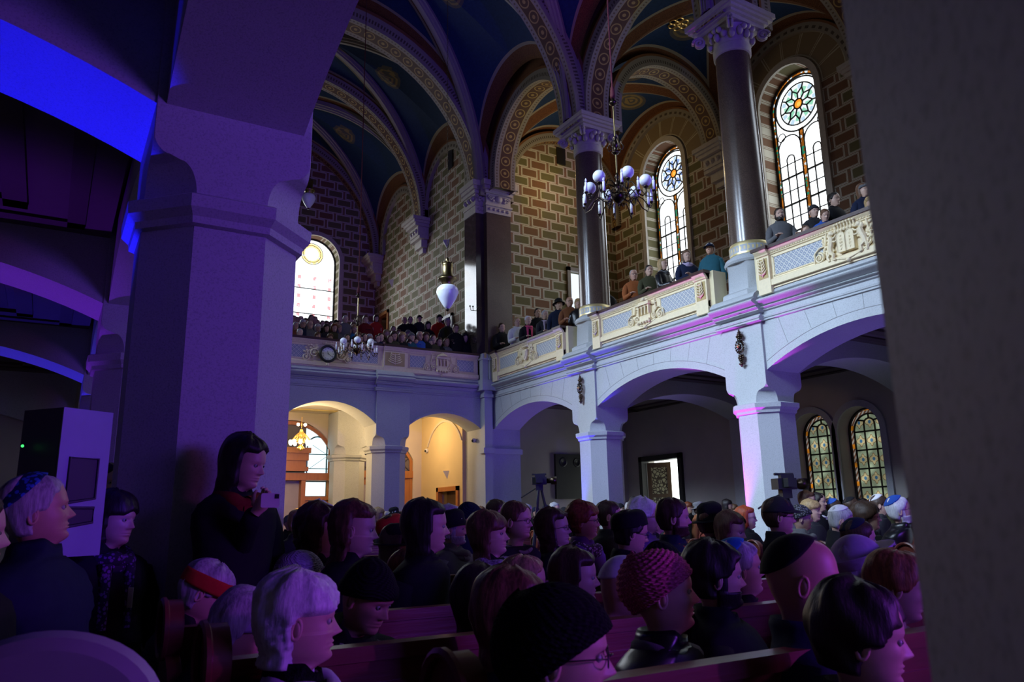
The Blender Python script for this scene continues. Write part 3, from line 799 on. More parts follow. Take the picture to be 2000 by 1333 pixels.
# ---- vault webs
def vault(x0, x1, y0, y1, z0, zax, zay, zc, name='ceiling_vault', ribs=True, med=.5):
    """zax: apex of arches spanning along x (on y sides); zay: apex of arches spanning along y (on x sides)"""
    me_v = []; me_f = []; uv1 = []; uv2 = []
    cx, cy = (x0+x1)/2, (y0+y1)/2; NT_, NS = 22, 14
    for sx, sy in ((-1, -1), (1, -1), (1, 1), (-1, 1)):
        cor = Vector((cx+sx*(x1-x0)/2, cy+sy*(y1-y0)/2, z0))
        for kind_ in (0, 1):
            hx, hy = (x1-x0)/2, (y1-y0)/2
            def arcp(t):
                if kind_ == 0: return Vector((cor.x-sx*hx*(1-cos(PI/2*t)), cor.y, z0+(zax-z0)*sin(PI/2*t)))
                return Vector((cor.x, cor.y-sy*hy*(1-cos(PI/2*t)), z0+(zay-z0)*sin(PI/2*t)))
            def dia(t): return Vector((cor.x-sx*hx*(1-cos(PI/2*t)), cor.y-sy*hy*(1-cos(PI/2*t)), z0+(zc-z0)*sin(PI/2*t)))
            mid = arcp(1).lerp(dia(1), med); apex_len = (arcp(1)-dia(1)).length; mid.z += .12*apex_len*4*med*(1-med)*.6
            b = len(me_v)
            for i in range(NT_+1):
                t = i/NT_
                A, D = arcp(t), dia(t); ln = (D-A).length
                for j in range(NS+1):
                    s_ = j/NS; p = A.lerp(D, s_); p.z += .12*ln*4*s_*(1-s_)*.6
                    me_v.append(p[:]); uv1.append((s_*ln, (1-s_)*ln)); uv2.append(((p-mid).length, 0))
            for i in range(NT_):
                for j in range(NS):
                    a = b+i*(NS+1)+j; me_f.append((a, a+1, a+NS+2, a+NS+1))
    me = bpy.data.meshes.new(name); me.from_pydata(me_v, [], me_f); me.update()
    u = me.uv_layers.new(name='UVMap'); w = me.uv_layers.new(name='UV2')
    for l in me.loops: u.data[l.index].uv = uv1[l.vertex_index]; w.data[l.index].uv = uv2[l.vertex_index]
    me.polygons.foreach_set('use_smooth', [True]*len(me.polygons)); me.materials.append(M['vault'])
    o = bpy.data.objects.new(name, me); link(o); o['kind'] = 'structure'
    if ribs:
        for sx, sy in ((-1, -1), (1, -1), (1, 1), (-1, 1)):
            hx, hy = (x1-x0)/2, (y1-y0)/2; pts = []
            for i in range(25):
                t = i/24; pts.append(Vector((cx+sx*hx*cos(PI/2*t), cy+sy*hy*cos(PI/2*t), z0+(zc-z0)*sin(PI/2*t))))
            nrm = Vector((sy*hy, -sx*hx, 0)).normalized(); mb = MB(); P = []
            for i, p in enumerate(pts):
                tg = (pts[min(i+1, 24)]-pts[max(i-1, 0)]).normalized(); up = nrm.cross(tg).normalized()
                if up.z < 0 and i > 2: up = -up
                if i <= 2: up = Vector((-sx*hx, -sy*hy, 0)).normalized(); up = -up
                w = .17
                P.append([p-nrm*w+up*.05, p-nrm*w-up*.10, p-nrm*w*.72-up*.10, p-nrm*w*.6-up*.16, p-nrm*.05-up*.16, p-nrm*.04-up*.2, p+nrm*.04-up*.2, p+nrm*.05-up*.16, p+nrm*w*.6-up*.16, p+nrm*w*.72-up*.10, p+nrm*w-up*.10, p+nrm*w+up*.05])
            mb.grid(P); mb.build(trim_name(), M['ribstone'], kind='structure', fix=True)
    return o
M['ribstone'] = plain('rib_stone', (.26, .235, .20), .6, var=.1)
vault(1.25, 9.97, PR[0], YB+.35, ZV+.1, 15.35, 13.35, 15.6)
vault(1.25, 9.97, PR[1], PR[0], ZV+.1, 15.35, 13.35, 15.6)
vault(1.25, 9.97, PR[2], PR[1], ZV+.1, 15.35, 13.35, 15.6)
vault(1.25, 10.12, 18.5, 22.4, 11.1, 15.55, 13.35, 15.7)
vault(1.25, 10.12, 22.4, 26.85, 11.1, 15.55, 13.35, 15.7)
for a, b in ((PR[0], 18.35), (PR[1], PR[0]), (PR[2], PR[1])): vault(10.75, 15.06, a, b, 10.85, 13.15, 13.3, 13.5, ribs=False)
# gilt flower boss on the blue field over the second gallery bay
gb = empty('gilt_rosette', (12.48, 12.29, 13.36), 0, 'gilt six-petalled rosette boss on the blue gallery vault', 'ceiling rosette')
m = MB()
for k in range(6):
    a = PI/3*k; c = Vector((cos(a)*.17, sin(a)*.17, 0))
    m.tube([c+Vector((cos(b)*.082, sin(b)*.082, 0)) for b in [2*PI*i/16 for i in range(17)]], .022, 6)
m.ball((0, 0, 0), .07, 10, 8, sc=(1, 1, .5)); m.build('boss', M['gold'], gb, smooth=True)
# ---- vestibule behind the rear arches
VY = 21.4
M['gold_plaster'] = plain('warm_cream_plaster', (.58, .44, .25), .75, var=.1, scale=1.6)
M['vest_stone'] = plain('warm_stone', (.52, .45, .36), .75, var=.08, scale=3)
MB().box(1.0, 10.0, YB+.8, VY+.6, 4.30, 4.42).build('ceiling_vestibule', M['vest_stone'], kind='structure')
mb = MB(); mb.box(4.7, 9.4, 19.2, 19.5, 4.27, 4.31); mb.box(4.7, 9.4, 20.6, 20.9, 4.27, 4.31); mb.build(trim_name(), M['ochre'], kind='structure')
wall_with_openings('wall_vestibule_right', fX, 9.62, 10.0, YB+.9, VY+.3, 0, 4.35, [(18.98, 20.14, 0, 2.08, 0)], M['gold_plaster'])
mb = MB(); mb.box(9.56, 9.7, 18.88, 19.0, 0, 2.18); mb.box(9.56, 9.7, 20.12, 20.24, 0, 2.18); mb.box(9.56, 9.7, 18.88, 20.24, 2.06, 2.18); mb.build('door_8', M['oak'], kind='structure')
MB().box(9.85, 9.9, 18.98, 20.14, 0, 2.06).build('door_9', M['oak_dk'], kind='structure')
mb = MB(); P0 = arc(18.75, 20.9, 3.4, .62, 24); P1 = arc(18.69, 20.96, 3.4, .68, 24)
for i in range(24): mb.prism([P0[i], P0[i+1], P1[i+1], P1[i]], fX, 9.585, 9.63)
mb.build(trim_name(), M['vest_stone'], kind='structure')
arch_wall('wall_vestibule_back', fY, VY, VY+.4, 7.42, 9.64, 3.05, 4.4, 7.46, 9.35, .62, M['vest_stone'], zbot=0)
arch_wall('wall_vestibule_back', fY, VY, VY+.4, 3.9, 7.42, 3.3, 4.4, 4.5, 6.86, .78, M['vest_stone'], zbot=0)
MB().box(1, 3.95, VY, VY+.4, 0, 4.4).build('wall_vestibule_back_left', M['vest_stone'], kind='structure')
MB().box(1, 10, 23.5, 23.7, 0, 4.4).build('wall_far_lobby', M['plaster'], kind='structure')
PIERV = pier_mesh(4.28).mesh('pier_body_low'); PIERV.materials.append(M['granite'])
ppv = pier(7.14, VY-.46, 'warm cream pier between the doors inside the golden vestibule')
[c_ for c_ in COL.objects if c_.parent == ppv and c_.name.startswith('shaft')][0].data = PIERV
M['tymp'] = plain('grey_glass', (.10, .09, .10), .12, var=.4, scale=1.2, spec=.8)
def door_unit(x0, x1, ztr, zs, rise, stained, nm):
    o = empty(nm, ((x0+x1)/2, VY+.1, 0)); o['kind'] = 'structure'; cx = (x0+x1)/2
    L0 = lambda x: x-cx
    fr = MB(); e = .09; pts = arc(L0(x0), L0(x1), zs, rise, 24); p2 = arc(L0(x0)+e, L0(x1)-e, zs, rise-e, 24)
    for i in range(24): fr.prism([p2[i], p2[i+1], pts[i+1], pts[i]], fY, -.05, .05)
    for a, b in ((L0(x0), L0(x0)+e), (L0(x1)-e, L0(x1))): fr.box(a, b, -.05, .05, 0, zs)
    fr.box(L0(x0), L0(x1), -.10, .06, ztr-.10, ztr+.10)
    fr.build('frame', M['oak'], o)
    lw = (x1-x0-2*e)/2
    for k in (0, 1):
        a = L0(x0)+e+lw*k; d = MB(); s = .14
        d.box(a, a+s, -.03, .03, 0, ztr-.1); d.box(a+lw-s, a+lw, -.03, .03, 0, ztr-.1); d.box(a+s, a+lw-s, -.03, .03, 0, .7); d.box(a+s, a+lw-s, -.03, .03, ztr-.3, ztr-.1)
        dd = d.build('door_leaf', M['oak'], o); g = MB(); g.box(a+s, a+lw-s, -.006, .006, .7, ztr-.3); g.build('pane', M['pane_warm'], dd)
    g = MB(); pp = arc(L0(x0)+e, L0(x1)-e, zs, rise-e, 24)
    for i in range(24): g.prism([(pp[i][0], ztr+.1), (pp[i+1][0], ztr+.1), pp[i+1], pp[i]], fY, -.005, .005)
    g.build('fanlight', M['tymp'], o)
    b = MB(); W = L0(x1)-e
    def top(x): return max([q for p, q in pp if abs(p-x) < .2] or [zs])
    n = 4; xs = [-W+2*W*k/n for k in range(n+1)]
    for x in xs[1:-1]: b.tube([(x, -.03, ztr+.1), (x, -.03, top(x))], .012, 5)
    z = ztr+.1
    while z < zs+rise-.2:
        b.tube([(-W, -.03, z), (W, -.03, z)], .01, 5)
        for k in range(n):
            zt = min(z+.42, top((xs[k]+xs[k+1])/2)); b.tube([(xs[k], -.03, z), (xs[k+1], -.03, zt)], .008, 4); b.tube([(xs[k+1], -.03, z), (xs[k], -.03, zt)], .008, 4)
        z += .42
    b.build('glazing_bars', M['black'], o)
    return o
M['pane_warm'] = plain('pale_door_glass', (.36, .32, .33), .2, var=.2, scale=3)
door_unit(7.46, 9.35, 2.62, 3.02, .62, False, 'door_10')
ds = empty('door_11', (5.7, VY+.1, 0)); ds['kind'] = 'structure'
fr = MB(); pts = arc(-1.2, 1.16, 3.3, .76, 24); p2 = arc(-1.1, 1.06, 3.3, .66, 24)
for i in range(24): fr.prism([p2[i], p2[i+1], pts[i+1], pts[i]], fY, -.06, .06)
fr.box(-1.2, -1.1, -.06, .06, 0, 3.3); fr.box(1.06, 1.16, -.06, .06, 0, 3.3)
fr.box(-1.2, .42, -.34, .06, 2.66, 2.78); fr.box(-1.15, .36, -.30, .06, 2.78, 2.95); fr.box(-1.25, .46, -.40, .06, 3.15, 3.30); fr.box(-1.2, .42, -.34, .06, 2.95, 3.15)
fr.box(-1.2, 1.1, -.22, .06, 2.42, 2.62); fr.box(.28, .40, -.2, .05, 0, 2.42)
fr.box(.40, 1.1, -.16, .05, 1.88, 1.98); fr.box(.40, .52, -.12, .05, 0, 1.88); fr.box(.98, 1.1, -.12, .05, 0, 1.88)
fr.build('frame', M['oak'], ds)
MB().box(.42, 1.06, .0, .02, 2.62, 3.9).build('stained_light', emit('pale_stained_light', (.75, .95, 1), 1.5), ds)
MB().box(.46, 1.02, .0, .02, 2.0, 2.38).build('stained_transom', emit('pale_stained_light_low', (.8, .97, 1), 1.5), ds)
m = MB()
m.tube([(.46, -.02, 2.62), (.46, -.02, 3.35)]+[(.74-.28*cos(PI*i/12), -.02, 3.35+.3*sin(PI*i/12)) for i in range(13)]+[(1.02, -.02, 2.62)], .022, 5)
for z in (2.75, 3.15): m.tube([(.42, -.02, z), (1.06, -.02, z)], .012, 4)
m.tube([(.46, -.02, 2.7), (1.02, -.02, 3.1)], .006, 4); m.tube([(.46, -.02, 3.5), (1.02, -.02, 3.15)], .006, 4)
m.build('leading', plain('blue_green_lead', (.03, .12, .16), .4), ds)
g = MB(); g.box(-1.1, .42, .02, .03, 3.3, 4.0); g.build('fanlight', M['tymp'], ds)
g = MB(); g.box(-1.1, .28, .02, .03, .3, 2.42); g.build('pane', M['tymp2'] if 'tymp2' in M else M['pane_warm'], ds)
# left aisle
coffers(-4.2, XL-2*HW, [18.3]+PLf+[-5.0], 4.36)
for y in PLf[:3]:
    arch_wall('wall_aisle_left', fY, y-.42, y+.42, -4.2, XL-2*HW, ZSP, 4.38, -4.0, XL-2*HW, .45, M['granite'])
MB().box(-4.5, -4.1, -9, 18.6, 0, GF).build('wall_left', M['plaster'], kind='structure')
MB().box(-4.5, 1.4, 18.2, 18.5, 0, GF).build('wall_end_left', M['plaster'], kind='structure')
arch_wall('wall_end_left_arch', fY, 18.05, 18.25, -4.1, XL-2*HW, 3.0, 4.38, -3.9, .2, .6, M['granite'])
MB().box(-4.5, 16, -9.3, -9, 0, 16).build('wall_front', M['plaster'], kind='structure')
# upper left: parapet side and clerestory closing the view above the left pier
for a, b in ((PLf[0], YB), (PLf[1], PLf[0]), (PLf[2], PLf[1]), (PLf[3], PLf[2])):
    MB().box(XL-.12, XL-.02, a+.5, b-.5, ZCOR, ZRAIL).build('wall_parapet_left', M['cream'], kind='structure')
# ================================================================ FITTINGS
def text_mesh(s, size, depth=.004):
    cu = bpy.data.curves.new('t', 'FONT'); cu.body = s; cu.size = size; cu.align_x = 'CENTER'; cu.align_y = 'CENTER'; cu.extrude = depth
    o = bpy.data.objects.new('t', cu); COL.objects.link(o); bpy.context.view_layer.update()
    me = bpy.data.meshes.new_from_object(o.evaluated_get(bpy.context.evaluated_depsgraph_get()))
    bpy.data.objects.remove(o); bpy.data.curves.remove(cu); return me
def add_mesh(mb, me, f, mi=0):
    mb.add([f(v.co) for v in me.vertices], [list(p.vertices) for p in me.polygons], mi)
# relief helpers working in a local frame: x right (seen from the nave), z up, y = depth towards viewer negative
def spiral(mb, cx, cz, r, turns=1.6, d=1, th=.02, a0=0, y=-.03, n=28):
    pts = []
    for i in range(n+1):
        t = i/n; a = a0+d*turns*2*PI*t; rr = r*(1-.82*t); pts.append((cx+rr*cos(a), y-.012*t, cz+rr*sin(a)))
    mb.tube(pts, [th*(1-.35*i/n) for i in range(n+1)], 6); mb.ball((cx, y-.01, cz), r*.26, 8, 6)
def leaves(mb, cx, cz, w, h, n, seed=0, y=-.02):
    rd = random.Random(seed)
    for k in range(n): mb.ball((cx+rd.uniform(-w, w), y, cz+rd.uniform(-h, h)), rd.uniform(.016, .03), 7, 5, sc=(1.2, .7, .9))
def crown(mb, cz, s=1):
    for k in range(-3, 4):
        mb.ball((k*.035*s, -.06, cz+.045*s-abs(k)*.004), .016*s, 6, 5); mb.tube([(k*.035*s, -.05, cz-.02*s), (k*.035*s, -.06, cz+.04*s)], .009*s, 5)
        mb.ball((k*.035*s, -.05, cz-.03*s), .022*s, 6, 5)
def base_scrolls(mb, w=.42, seed=1):
    for sg in (-1, 1):
        spiral(mb, sg*w, -.14, .085, 1.7, sg, .02, PI/2); spiral(mb, sg*(w-.19), -.11, .075, 1.5, -sg, .018, 0)
        mb.tube([(sg*(w+.10), -.02, -.21), (sg*(w+.08), -.03, -.05), (sg*(w-.02), -.03, .02), (sg*(w-.12), -.03, .02), (sg*(w-.14), -.03, .10), (sg*(w-.16), -.03, .22)], .014, 6)
        leaves(mb, sg*(w-.17), .06, .06, .12, 12, seed+sg)
    mb.tube([(-.3, -.03, -.2), (-.15, -.04, -.25), (0, -.05, -.29), (.15, -.04, -.25), (.3, -.03, -.2)], .02, 6)
    mb.ball((0, -.05, -.31), .035, 8, 6)
def temple(mb, dome=False):
    base_scrolls(mb, .44, 5)
    mb.box(-.17, .17, -.09, 0, -.20, -.16); mb.box(-.19, .19, -.10, 0, .13, .17); mb.box(-.15, .15, -.07, 0, .17, .21)
    mb.box(-.16, .16, -.045, 0, -.16, -.06)
    for x in (-.15, -.05, .05, .15): mb.box(x-.014, x+.014, -.08, 0, -.06, .13)
    for x in (-.10, 0, .10):
        mb.tube([(x-.038, -.07, .05)]+[(x-.038*cos(PI*i/8), -.07, .07+.038*sin(PI*i/8)) for i in range(9)]+[(x+.038, -.07, .05)], .009, 5)
    for k in range(5): mb.ball((-.16+.08*k, -.08, -.22), .028, 7, 5)
    if dome:
        mb.lathe([(.15, 0), (.14, .03), (.10, .055), (.05, .08), (.05, .11), (.03, .14), (.0, .16)], (0, -.03, .20), 14); 
    else:
        mb.ball((0, -.05, .26), .05, 8, 6); leaves(mb, 0, .25, .09, .03, 9, 3, -.04)
def lion(mb, sg, cx):
    """rearing lion facing the centre"""
    mb.tube([(cx+sg*.05, -.03, -.13), (cx+sg*.045, -.045, -.05), (cx+sg*.01, -.05, .04), (cx, -.055, .10)], [.05, .045, .05, .045], 8)
    mb.ball((cx-sg*.005, -.065, .165), .045, 8, 6, sc=(1, .8, 1)); mb.ball((cx-sg*.045, -.07, .15), .022, 7, 5)
    mb.ball((cx+sg*.02, -.05, .14), .055, 8, 6, sc=(.9, .6, 1.1))
    mb.tube([(cx, -.06, .08), (cx-sg*.07, -.07, .09), (cx-sg*.10, -.07, .13)], [.02, .016, .014], 6)
    mb.tube([(cx, -.06, .04), (cx-sg*.07, -.07, .02), (cx-sg*.10, -.07, .04)], [.02, .016, .014], 6)
    mb.tube([(cx+sg*.05, -.05, -.12), (cx-sg*.01, -.06, -.17), (cx+sg*.0, -.06, -.24), (cx-sg*.04, -.06, -.25)], [.035, .03, .02, .018], 6)
    mb.tube([(cx+sg*.06, -.04, -.12), (cx+sg*.10, -.05, -.18), (cx+sg*.08, -.05, -.25)], [.032, .026, .018], 6)
    mb.tube([(cx+sg*.08, -.03, -.10), (cx+sg*.16, -.03, -.05), (cx+sg*.14, -.03, .04), (cx+sg*.18, -.03, .10)], [.015, .012, .011, .02], 6)
def tablets(mb):
    for sg in (-1, 1):
        c = sg*.075; mb.prism([(c-.065, -.17), (c+.065, -.17), (c+.065, .08)]+[(c+.065*cos(PI*i/10), .08+.065*sin(PI*i/10)) for i in range(1, 10)]+[(c-.065, .08)], lambda a, b, d: (a, d, b), -.07, 0)
        mb.tube([(c-.065, -.072, -.17), (c-.065, -.072, .08)]+[(c-.065*cos(PI*i/10), -.072, .08+.065*sin(PI*i/10)) for i in range(11)]+[(c+.065, -.072, -.17), (c-.065, -.072, -.17)], .007, 5)
        for k, s_ in enumerate((['VI', 'VII', 'VIII', 'IX', 'X'] if sg < 0 else ['I', 'II', 'III', 'IV', 'V'])):
            add_mesh(mb, text_mesh(s_, .045), lambda v, c=c, k=k: (c+v.x, -.074-v.z, .075-.05*k+v.y))
    lion(mb, -1, -.24); lion(mb, 1, .24); crown(mb, .22, 1.5); base_scrolls(mb, .50, 9)
def shield(mb):
    base_scrolls(mb, .42, 12); crown(mb, .24, 1.2)
    mb.prism([(-.10, .12), (.10, .12), (.10, -.02), (.07, -.10), (0, -.15), (-.07, -.10), (-.10, -.02)], lambda a, b, d: (a, d, b), -.07, 0)
    mb.prism([(-.06, .09), (.06, .09), (.06, -.02), (0, -.10), (-.06, -.02)], lambda a, b, d: (a, d, b), -.085, 0)
    for sg in (-1, 1): leaves(mb, sg*.20, .05, .07, .16, 26, 40+sg, -.035); spiral(mb, sg*.2, .16, .05, 1.4, sg, .015)
def floral(mb, w=.13, h=.18, s=7):
    mb.tube([(0, -.02, -h), (0, -.03, h*.8)], .012, 5)
    for k in range(5):
        z = -h*.8+k*h*.38
        for sg in (-1, 1): mb.tube([(0, -.02, z), (sg*w*.5, -.035, z+.03), (sg*w*.8*(1-k*.12), -.02, z+.08)], [.01, .016, .004], 5)
    mb.ball((0, -.03, h*.85), .022, 7, 5)
def parapet(origin, rz, x0, x1, kind_, label, panels, pil=(), clock=False):
    """local frame: x along, y depth (0 = face, + behind), z from 0 at 4.96"""
    t = empty('balcony_parapet', origin, rz, label, 'parapet')
    b = MB(); H_ = .66
    b.box(x0, x1, 0, .16, -.04, H_-.04)
    prof = [(0, .52), (-.02, .53), (-.025, .545), (-.02, .55), (-.05, .58), (-.07, .60), (-.08, .62), (.2, .62), (.2, .52)]
    b.prism([(0, 0), (-.05, .0), (-.05, .09), (-.02, .115), (0, .12)], lambda a, c, d: (d, a, c), x0, x1)
    b.prism(prof, lambda a, c, d: (d, a, c), x0, x1)
    for a, c in panels:
        for z in (.145, .475): b.box(a, c, -.012, 0, z, z+.018)
        for x in (a, c-.018): b.box(x, x+.018, -.012, 0, .145, .493)
    for c, w in pil:
        b.box(c-w, c+w, -.062, .0, -.12, .515); b.prism([(p-.055, q) for p, q in prof[:7]]+[(0, .62), (0, .52)], lambda a, e, d: (d, a, e), c-w, c+w)
    dn = int((x1-x0)/.05)
    for k in range(dn): b.box(x0+.05*k, x0+.05*k+.025, -.04, 0, .555, .575)
    b.build('moulded_wall', M['cream_w'], t, smooth=False)
    for a, c in panels: MB().box(a+.03, c-.03, -.006, 0, .17, .468).build('lattice_panel', M['lattice'], t)
    for c, w in pil:
        pp = MB().box(c-w+.035, c+w-.035, -.068, -.05, .14, .48).build('ochre_panel', M['ochre'], t)
        fl = MB(); floral(fl, w*.8, .14); m = fl.build('floral_relief', M['cream_w'], pp, smooth='all'); m.location = (c, -.062, .31)
    r = MB().box(x0-.02, x1+.02, -.10, .24, .62, .675)
    for c, w in pil: r.box(c-w-.03, c+w+.03, -.15, .0, .62, .675)
    r.build('handrail', M['wood_dark'], t)
    return t
def emblem(t, fn, x, z, s=1.0, name='relief_emblem', *a):
    mb = MB(); fn(mb, *a); o = mb.build(name, M['cream_w'], t, smooth=True); o.location = (x, 0, z); o.scale = (s, 1.15, s); return o
# right gallery: local +x must run from far to near as seen from the nave, i.e. direction -Y ; rz = -90deg
def rpar(ynear, yfar, emb, eargs, eoff, label, z=.31):
    L_ = yfar-ynear
    t = parapet((9.93, yfar, 4.95), R(-90), 0, L_, None, label, [(.30, L_/2-.42+eoff), (L_/2+.42+eoff, L_-.34)], [(.13, .13), (L_-.15, .15)])
    emblem(t, emb, L_/2+eoff, z, 1.0, 'relief_emblem', *eargs)
    # returns to the column pedestals
    MB().box(L_-.02, L_+.10, .02, .34, 0, .66).build('return', M['cream'], t); MB().box(-.10, .02, .02, .34, 0, .66).build('return', M['cream'], t)
    return t
rpar(14.10, 17.42, shield, (), 0, 'cream balcony parapet with crowned shield relief, nearest the nave corner')
rpar(9.52, 12.98, temple, (), 0, 'cream balcony parapet with temple relief between the two dark columns')
rpar(4.95, 8.36, tablets, (), 0, 'cream balcony parapet with lions holding tablets, beside the near pier')
tb = parapet((4.62, YB-.02, 4.95), 0, -.25, 5.0, None, 'cream rear balcony parapet carrying the clock and a domed temple relief', [(-.2, .38), (1.35, 2.18), (3.0, 3.48), (4.35, 4.9)], [(2.59, .30)])
emblem(tb, temple, 3.91, .31, .95, 'relief_emblem', True)
def clockscroll(mb):
    for sg in (-1, 1):
        spiral(mb, sg*.52, -.12, .10, 1.7, sg, .022, PI/2); spiral(mb, sg*.32, -.02, .12, 1.6, -sg, .024, 0); leaves(mb, sg*.33, .1, .14, .09, 22, 60+sg, -.03); leaves(mb, sg*.45, .0, .14, .12, 14, 66+sg, -.03)
    crown(mb, .27, 1.1); mb.ball((0, -.04, -.27), .045, 8, 6)
emblem(tb, clockscroll, .86, .31, 1.0)
tb2 = parapet((1.3, YB-.02, 4.95), 0, 0, 3.0, None, 'plain left part of the rear balcony parapet behind the big pier', [(.3, 1.2), (1.6, 2.4)], [(2.7, .25)])
# clock
ck = empty('wall_clock', (5.48, YB-.10, 5.24), 0, 'round white clock with roman numerals and black frame on the rear balcony', 'clock')
m = MB(); m.tube([(.185*cos(2*PI*i/32), 0, .185*sin(2*PI*i/32)) for i in range(33)], .034, 8, cap=False)
m.build('frame', M['black'], ck, smooth='all')
m = MB(); m.prism([(.17*cos(2*PI*i/32), .17*sin(2*PI*i/32)) for i in range(32)], lambda a, b, d: (a, d, b), -.01, .06); fc = m.build('dial', plain('white_dial', (.92, .93, .95), .35, var=.02), ck)
m = MB()
for k, s_ in enumerate(['XII', 'I', 'II', 'III', 'IIII', 'V', 'VI', 'VII', 'VIII', 'IX', 'X', 'XI']):
    a = PI/2-k*PI/6; me = text_mesh(s_, .042, .001); b = a-PI/2
    add_mesh(m, me, lambda v, a=a, b=b: (.128*cos(a)+v.x*cos(b)-v.y*sin(b), -.013-v.z, .128*sin(a)+v.x*sin(b)+v.y*cos(b)))
m.build('numerals', M['black'], fc)
def hand_bar(a, l, w): 
    m = MB(); d = Vector((cos(a), 0, sin(a))); n = Vector((-sin(a), 0, cos(a)))
    m.add([(-n*w-d*.02)+Vector((0, -.018, 0)), (n*w-d*.02)+Vector((0, -.018, 0)), d*l+Vector((0, -.018, 0))+n*w*.4, d*l+Vector((0, -.018, 0))-n*w*.4], [(0, 1, 2, 3)]); return m
hand_bar(PI/2-R(11.35*30), .075, .008).build('hour_hand', M['black'], ck); hand_bar(PI/2-R(21*6), .12, .006).build('minute_hand', M['black'], ck)
# bronze ornaments on the arcade piers
def sconce(y, label):
    t = empty('bronze_ornament', (9.95, y, 4.08), R(-90), label, 'ornament'); m = MB()
    m.ball((0, -.04, 0), .05, 12, 8, sc=(.8, .6, 1.2))
    for k in range(14):
        a = 2*PI*k/14; m.tube([(.05*cos(a), -.02, .07*sin(a)), (.10*cos(a), -.04, .13*sin(a)), (.085*cos(a+.25), -.03, .11*sin(a+.25))], .012, 5)
    z = .16
    for r in (.03, .04, .028, .02, .012): m.ball((0, -.02, z), r, 8, 6); m.ball((r*1.3, -.02, z-.01), r*.6, 6, 5); m.ball((-r*1.3, -.02, z-.01), r*.6, 6, 5); z += .035
    z = -.16
    for r in (.03, .036, .03, .022, .03, .014): m.ball((0, -.02, z), r, 8, 6); m.ball((r*1.3, -.02, z+.01), r*.6, 6, 5); m.ball((-r*1.3, -.02, z+.01), r*.6, 6, 5); z -= .036
    m.build('rosette', M['bronze'], t, smooth='all'); m = MB(); m.ball((0, -.075, 0), .022, 10, 8); m.build('boss', M['gold'], t, smooth='all')
sconce(8.92, 'bronze drop ornament on the granite pier below the lion parapet'); sconce(13.58, 'bronze drop ornament on the farther granite pier near the corner')
# ---- chandeliers
def chandelier(loc, label, rope_h):
    t = empty('chandelier', loc, R(12), label, 'chandelier', None)
    m = MB(); m.lathe([(0, -.14), (.012, -.13), (.018, -.115), (.012, -.10), (.03, -.09), (.07, -.05), (.088, -.01), (.08, .02), (.05, .035), (.025, .05), (.022, .10), (.04, .13), (.045, .16), (.022, .19), (.018, .23), (.03, .25), (.016, .28), (.012, .30)], n=20)
    m.build('bowl', M['bronze'], t, smooth='all')
    m = MB(); m.tube([(0, 0, .30), (0, 0, .56)], .011, 8); m.tube([(0, 0, .78), (0, 0, 1.22)], .012, 8); m.build('stem', M['brass'], t)
    m = MB(); m.lathe([(.011, .54), (.04, .56), (.05, .575), (.03, .59), (.02, .61), (.04, .65), (.048, .69), (.03, .73), (.02, .75), (.035, .765), (.02, .785)], n=16)
    for k in range(6):
        a = PI/3*k; m.tube([(.045*cos(a), .045*sin(a), .62), (.085*cos(a), .085*sin(a), .60), (.10*cos(a), .10*sin(a), .65), (.07*cos(a), .07*sin(a), .70), (.085*cos(a), .085*sin(a), .73)], .007, 5)
    m.build('baluster', M['bronze'], t, smooth='all')
    m = MB(); m.lathe([(.012, 1.20), (.03, 1.22), (.052, 1.235), (.05, 1.26), (.025, 1.275), (.02, 1.30), (.012, 1.31)], n=16); m.build('collar', M['bronze'], t, smooth='all')
    m = MB(); m.lathe([(.028, 1.31), (.034, 1.34), (.03, 1.42), (.02, 1.46), (.011, 1.50), (.009, rope_h)], n=10); m.build('rope', M['rope'], t, smooth='all')
    for k in range(6):
        a = PI/3*k; c, s = cos(a), sin(a)
        am = MB(); pts = [(.03, .12), (.10, .17), (.18, .16), (.22, .09), (.24, .0), (.30, -.04), (.345, .0), (.34, .06)]
        am.tube([(c*r, s*r, z) for r, z in pts], .0095, 6); am.tube([(c*r, s*r, z) for r, z in [(.05, .06), (.12, .02), (.17, .06), (.14, .10), (.12, .07)]], .007, 5)
        am.lathe([(.03, .06), (.035, .07), (.02, .085)], (c*.34, s*.34, 0), 10)
        ao = am.build('globe_arm', M['bronze'], t, smooth='all')
        g = MB(); g.ball((c*.34, s*.34, .152), .076, 18, 14); g.build('globe', M['globe'], ao, smooth='all')
    for k in range(12):
        a = PI/6*k+PI/12; c, s = cos(a), sin(a); rr = .46 if k % 2 else .40; dz = -.02 if k % 2 else -.07
        am = MB(); am.tube([(c*r, s*r, z+dz) for r, z in [(.04, .04), (.14, -.02), (.24, .06), (.30, .02), (.36, -.07), (rr-.02, -.10), (rr, -.06), (rr, -.03)]], .007, 5)
        am.lathe([(.012, -.035), (.024, -.025), (.022, -.015), (.012, -.01)], (c*rr, s*rr, dz), 10)
        ao = am.build('candle_arm', M['bronze'], t, smooth='all')
        g = MB(); g.lathe([(.016, -.015), (.016, .105)], (c*rr, s*rr, dz), 10); g.lathe([(.006, .105), (.013, .125), (.010, .145), (.001, .16)], (c*rr, s*rr, dz), 8); g.build('candle', M['candle'], ao, smooth='all')
    return t
p = at_D(1207, 383, 9.25); chandelier(p, 'brass chandelier with globes and candles hanging before the dark column', 15.3-p.z)
p = at_Y(697, 684, 15.9); chandelier(p, 'brass chandelier hanging before the rear balcony beside the clock', 15.3-p.z)
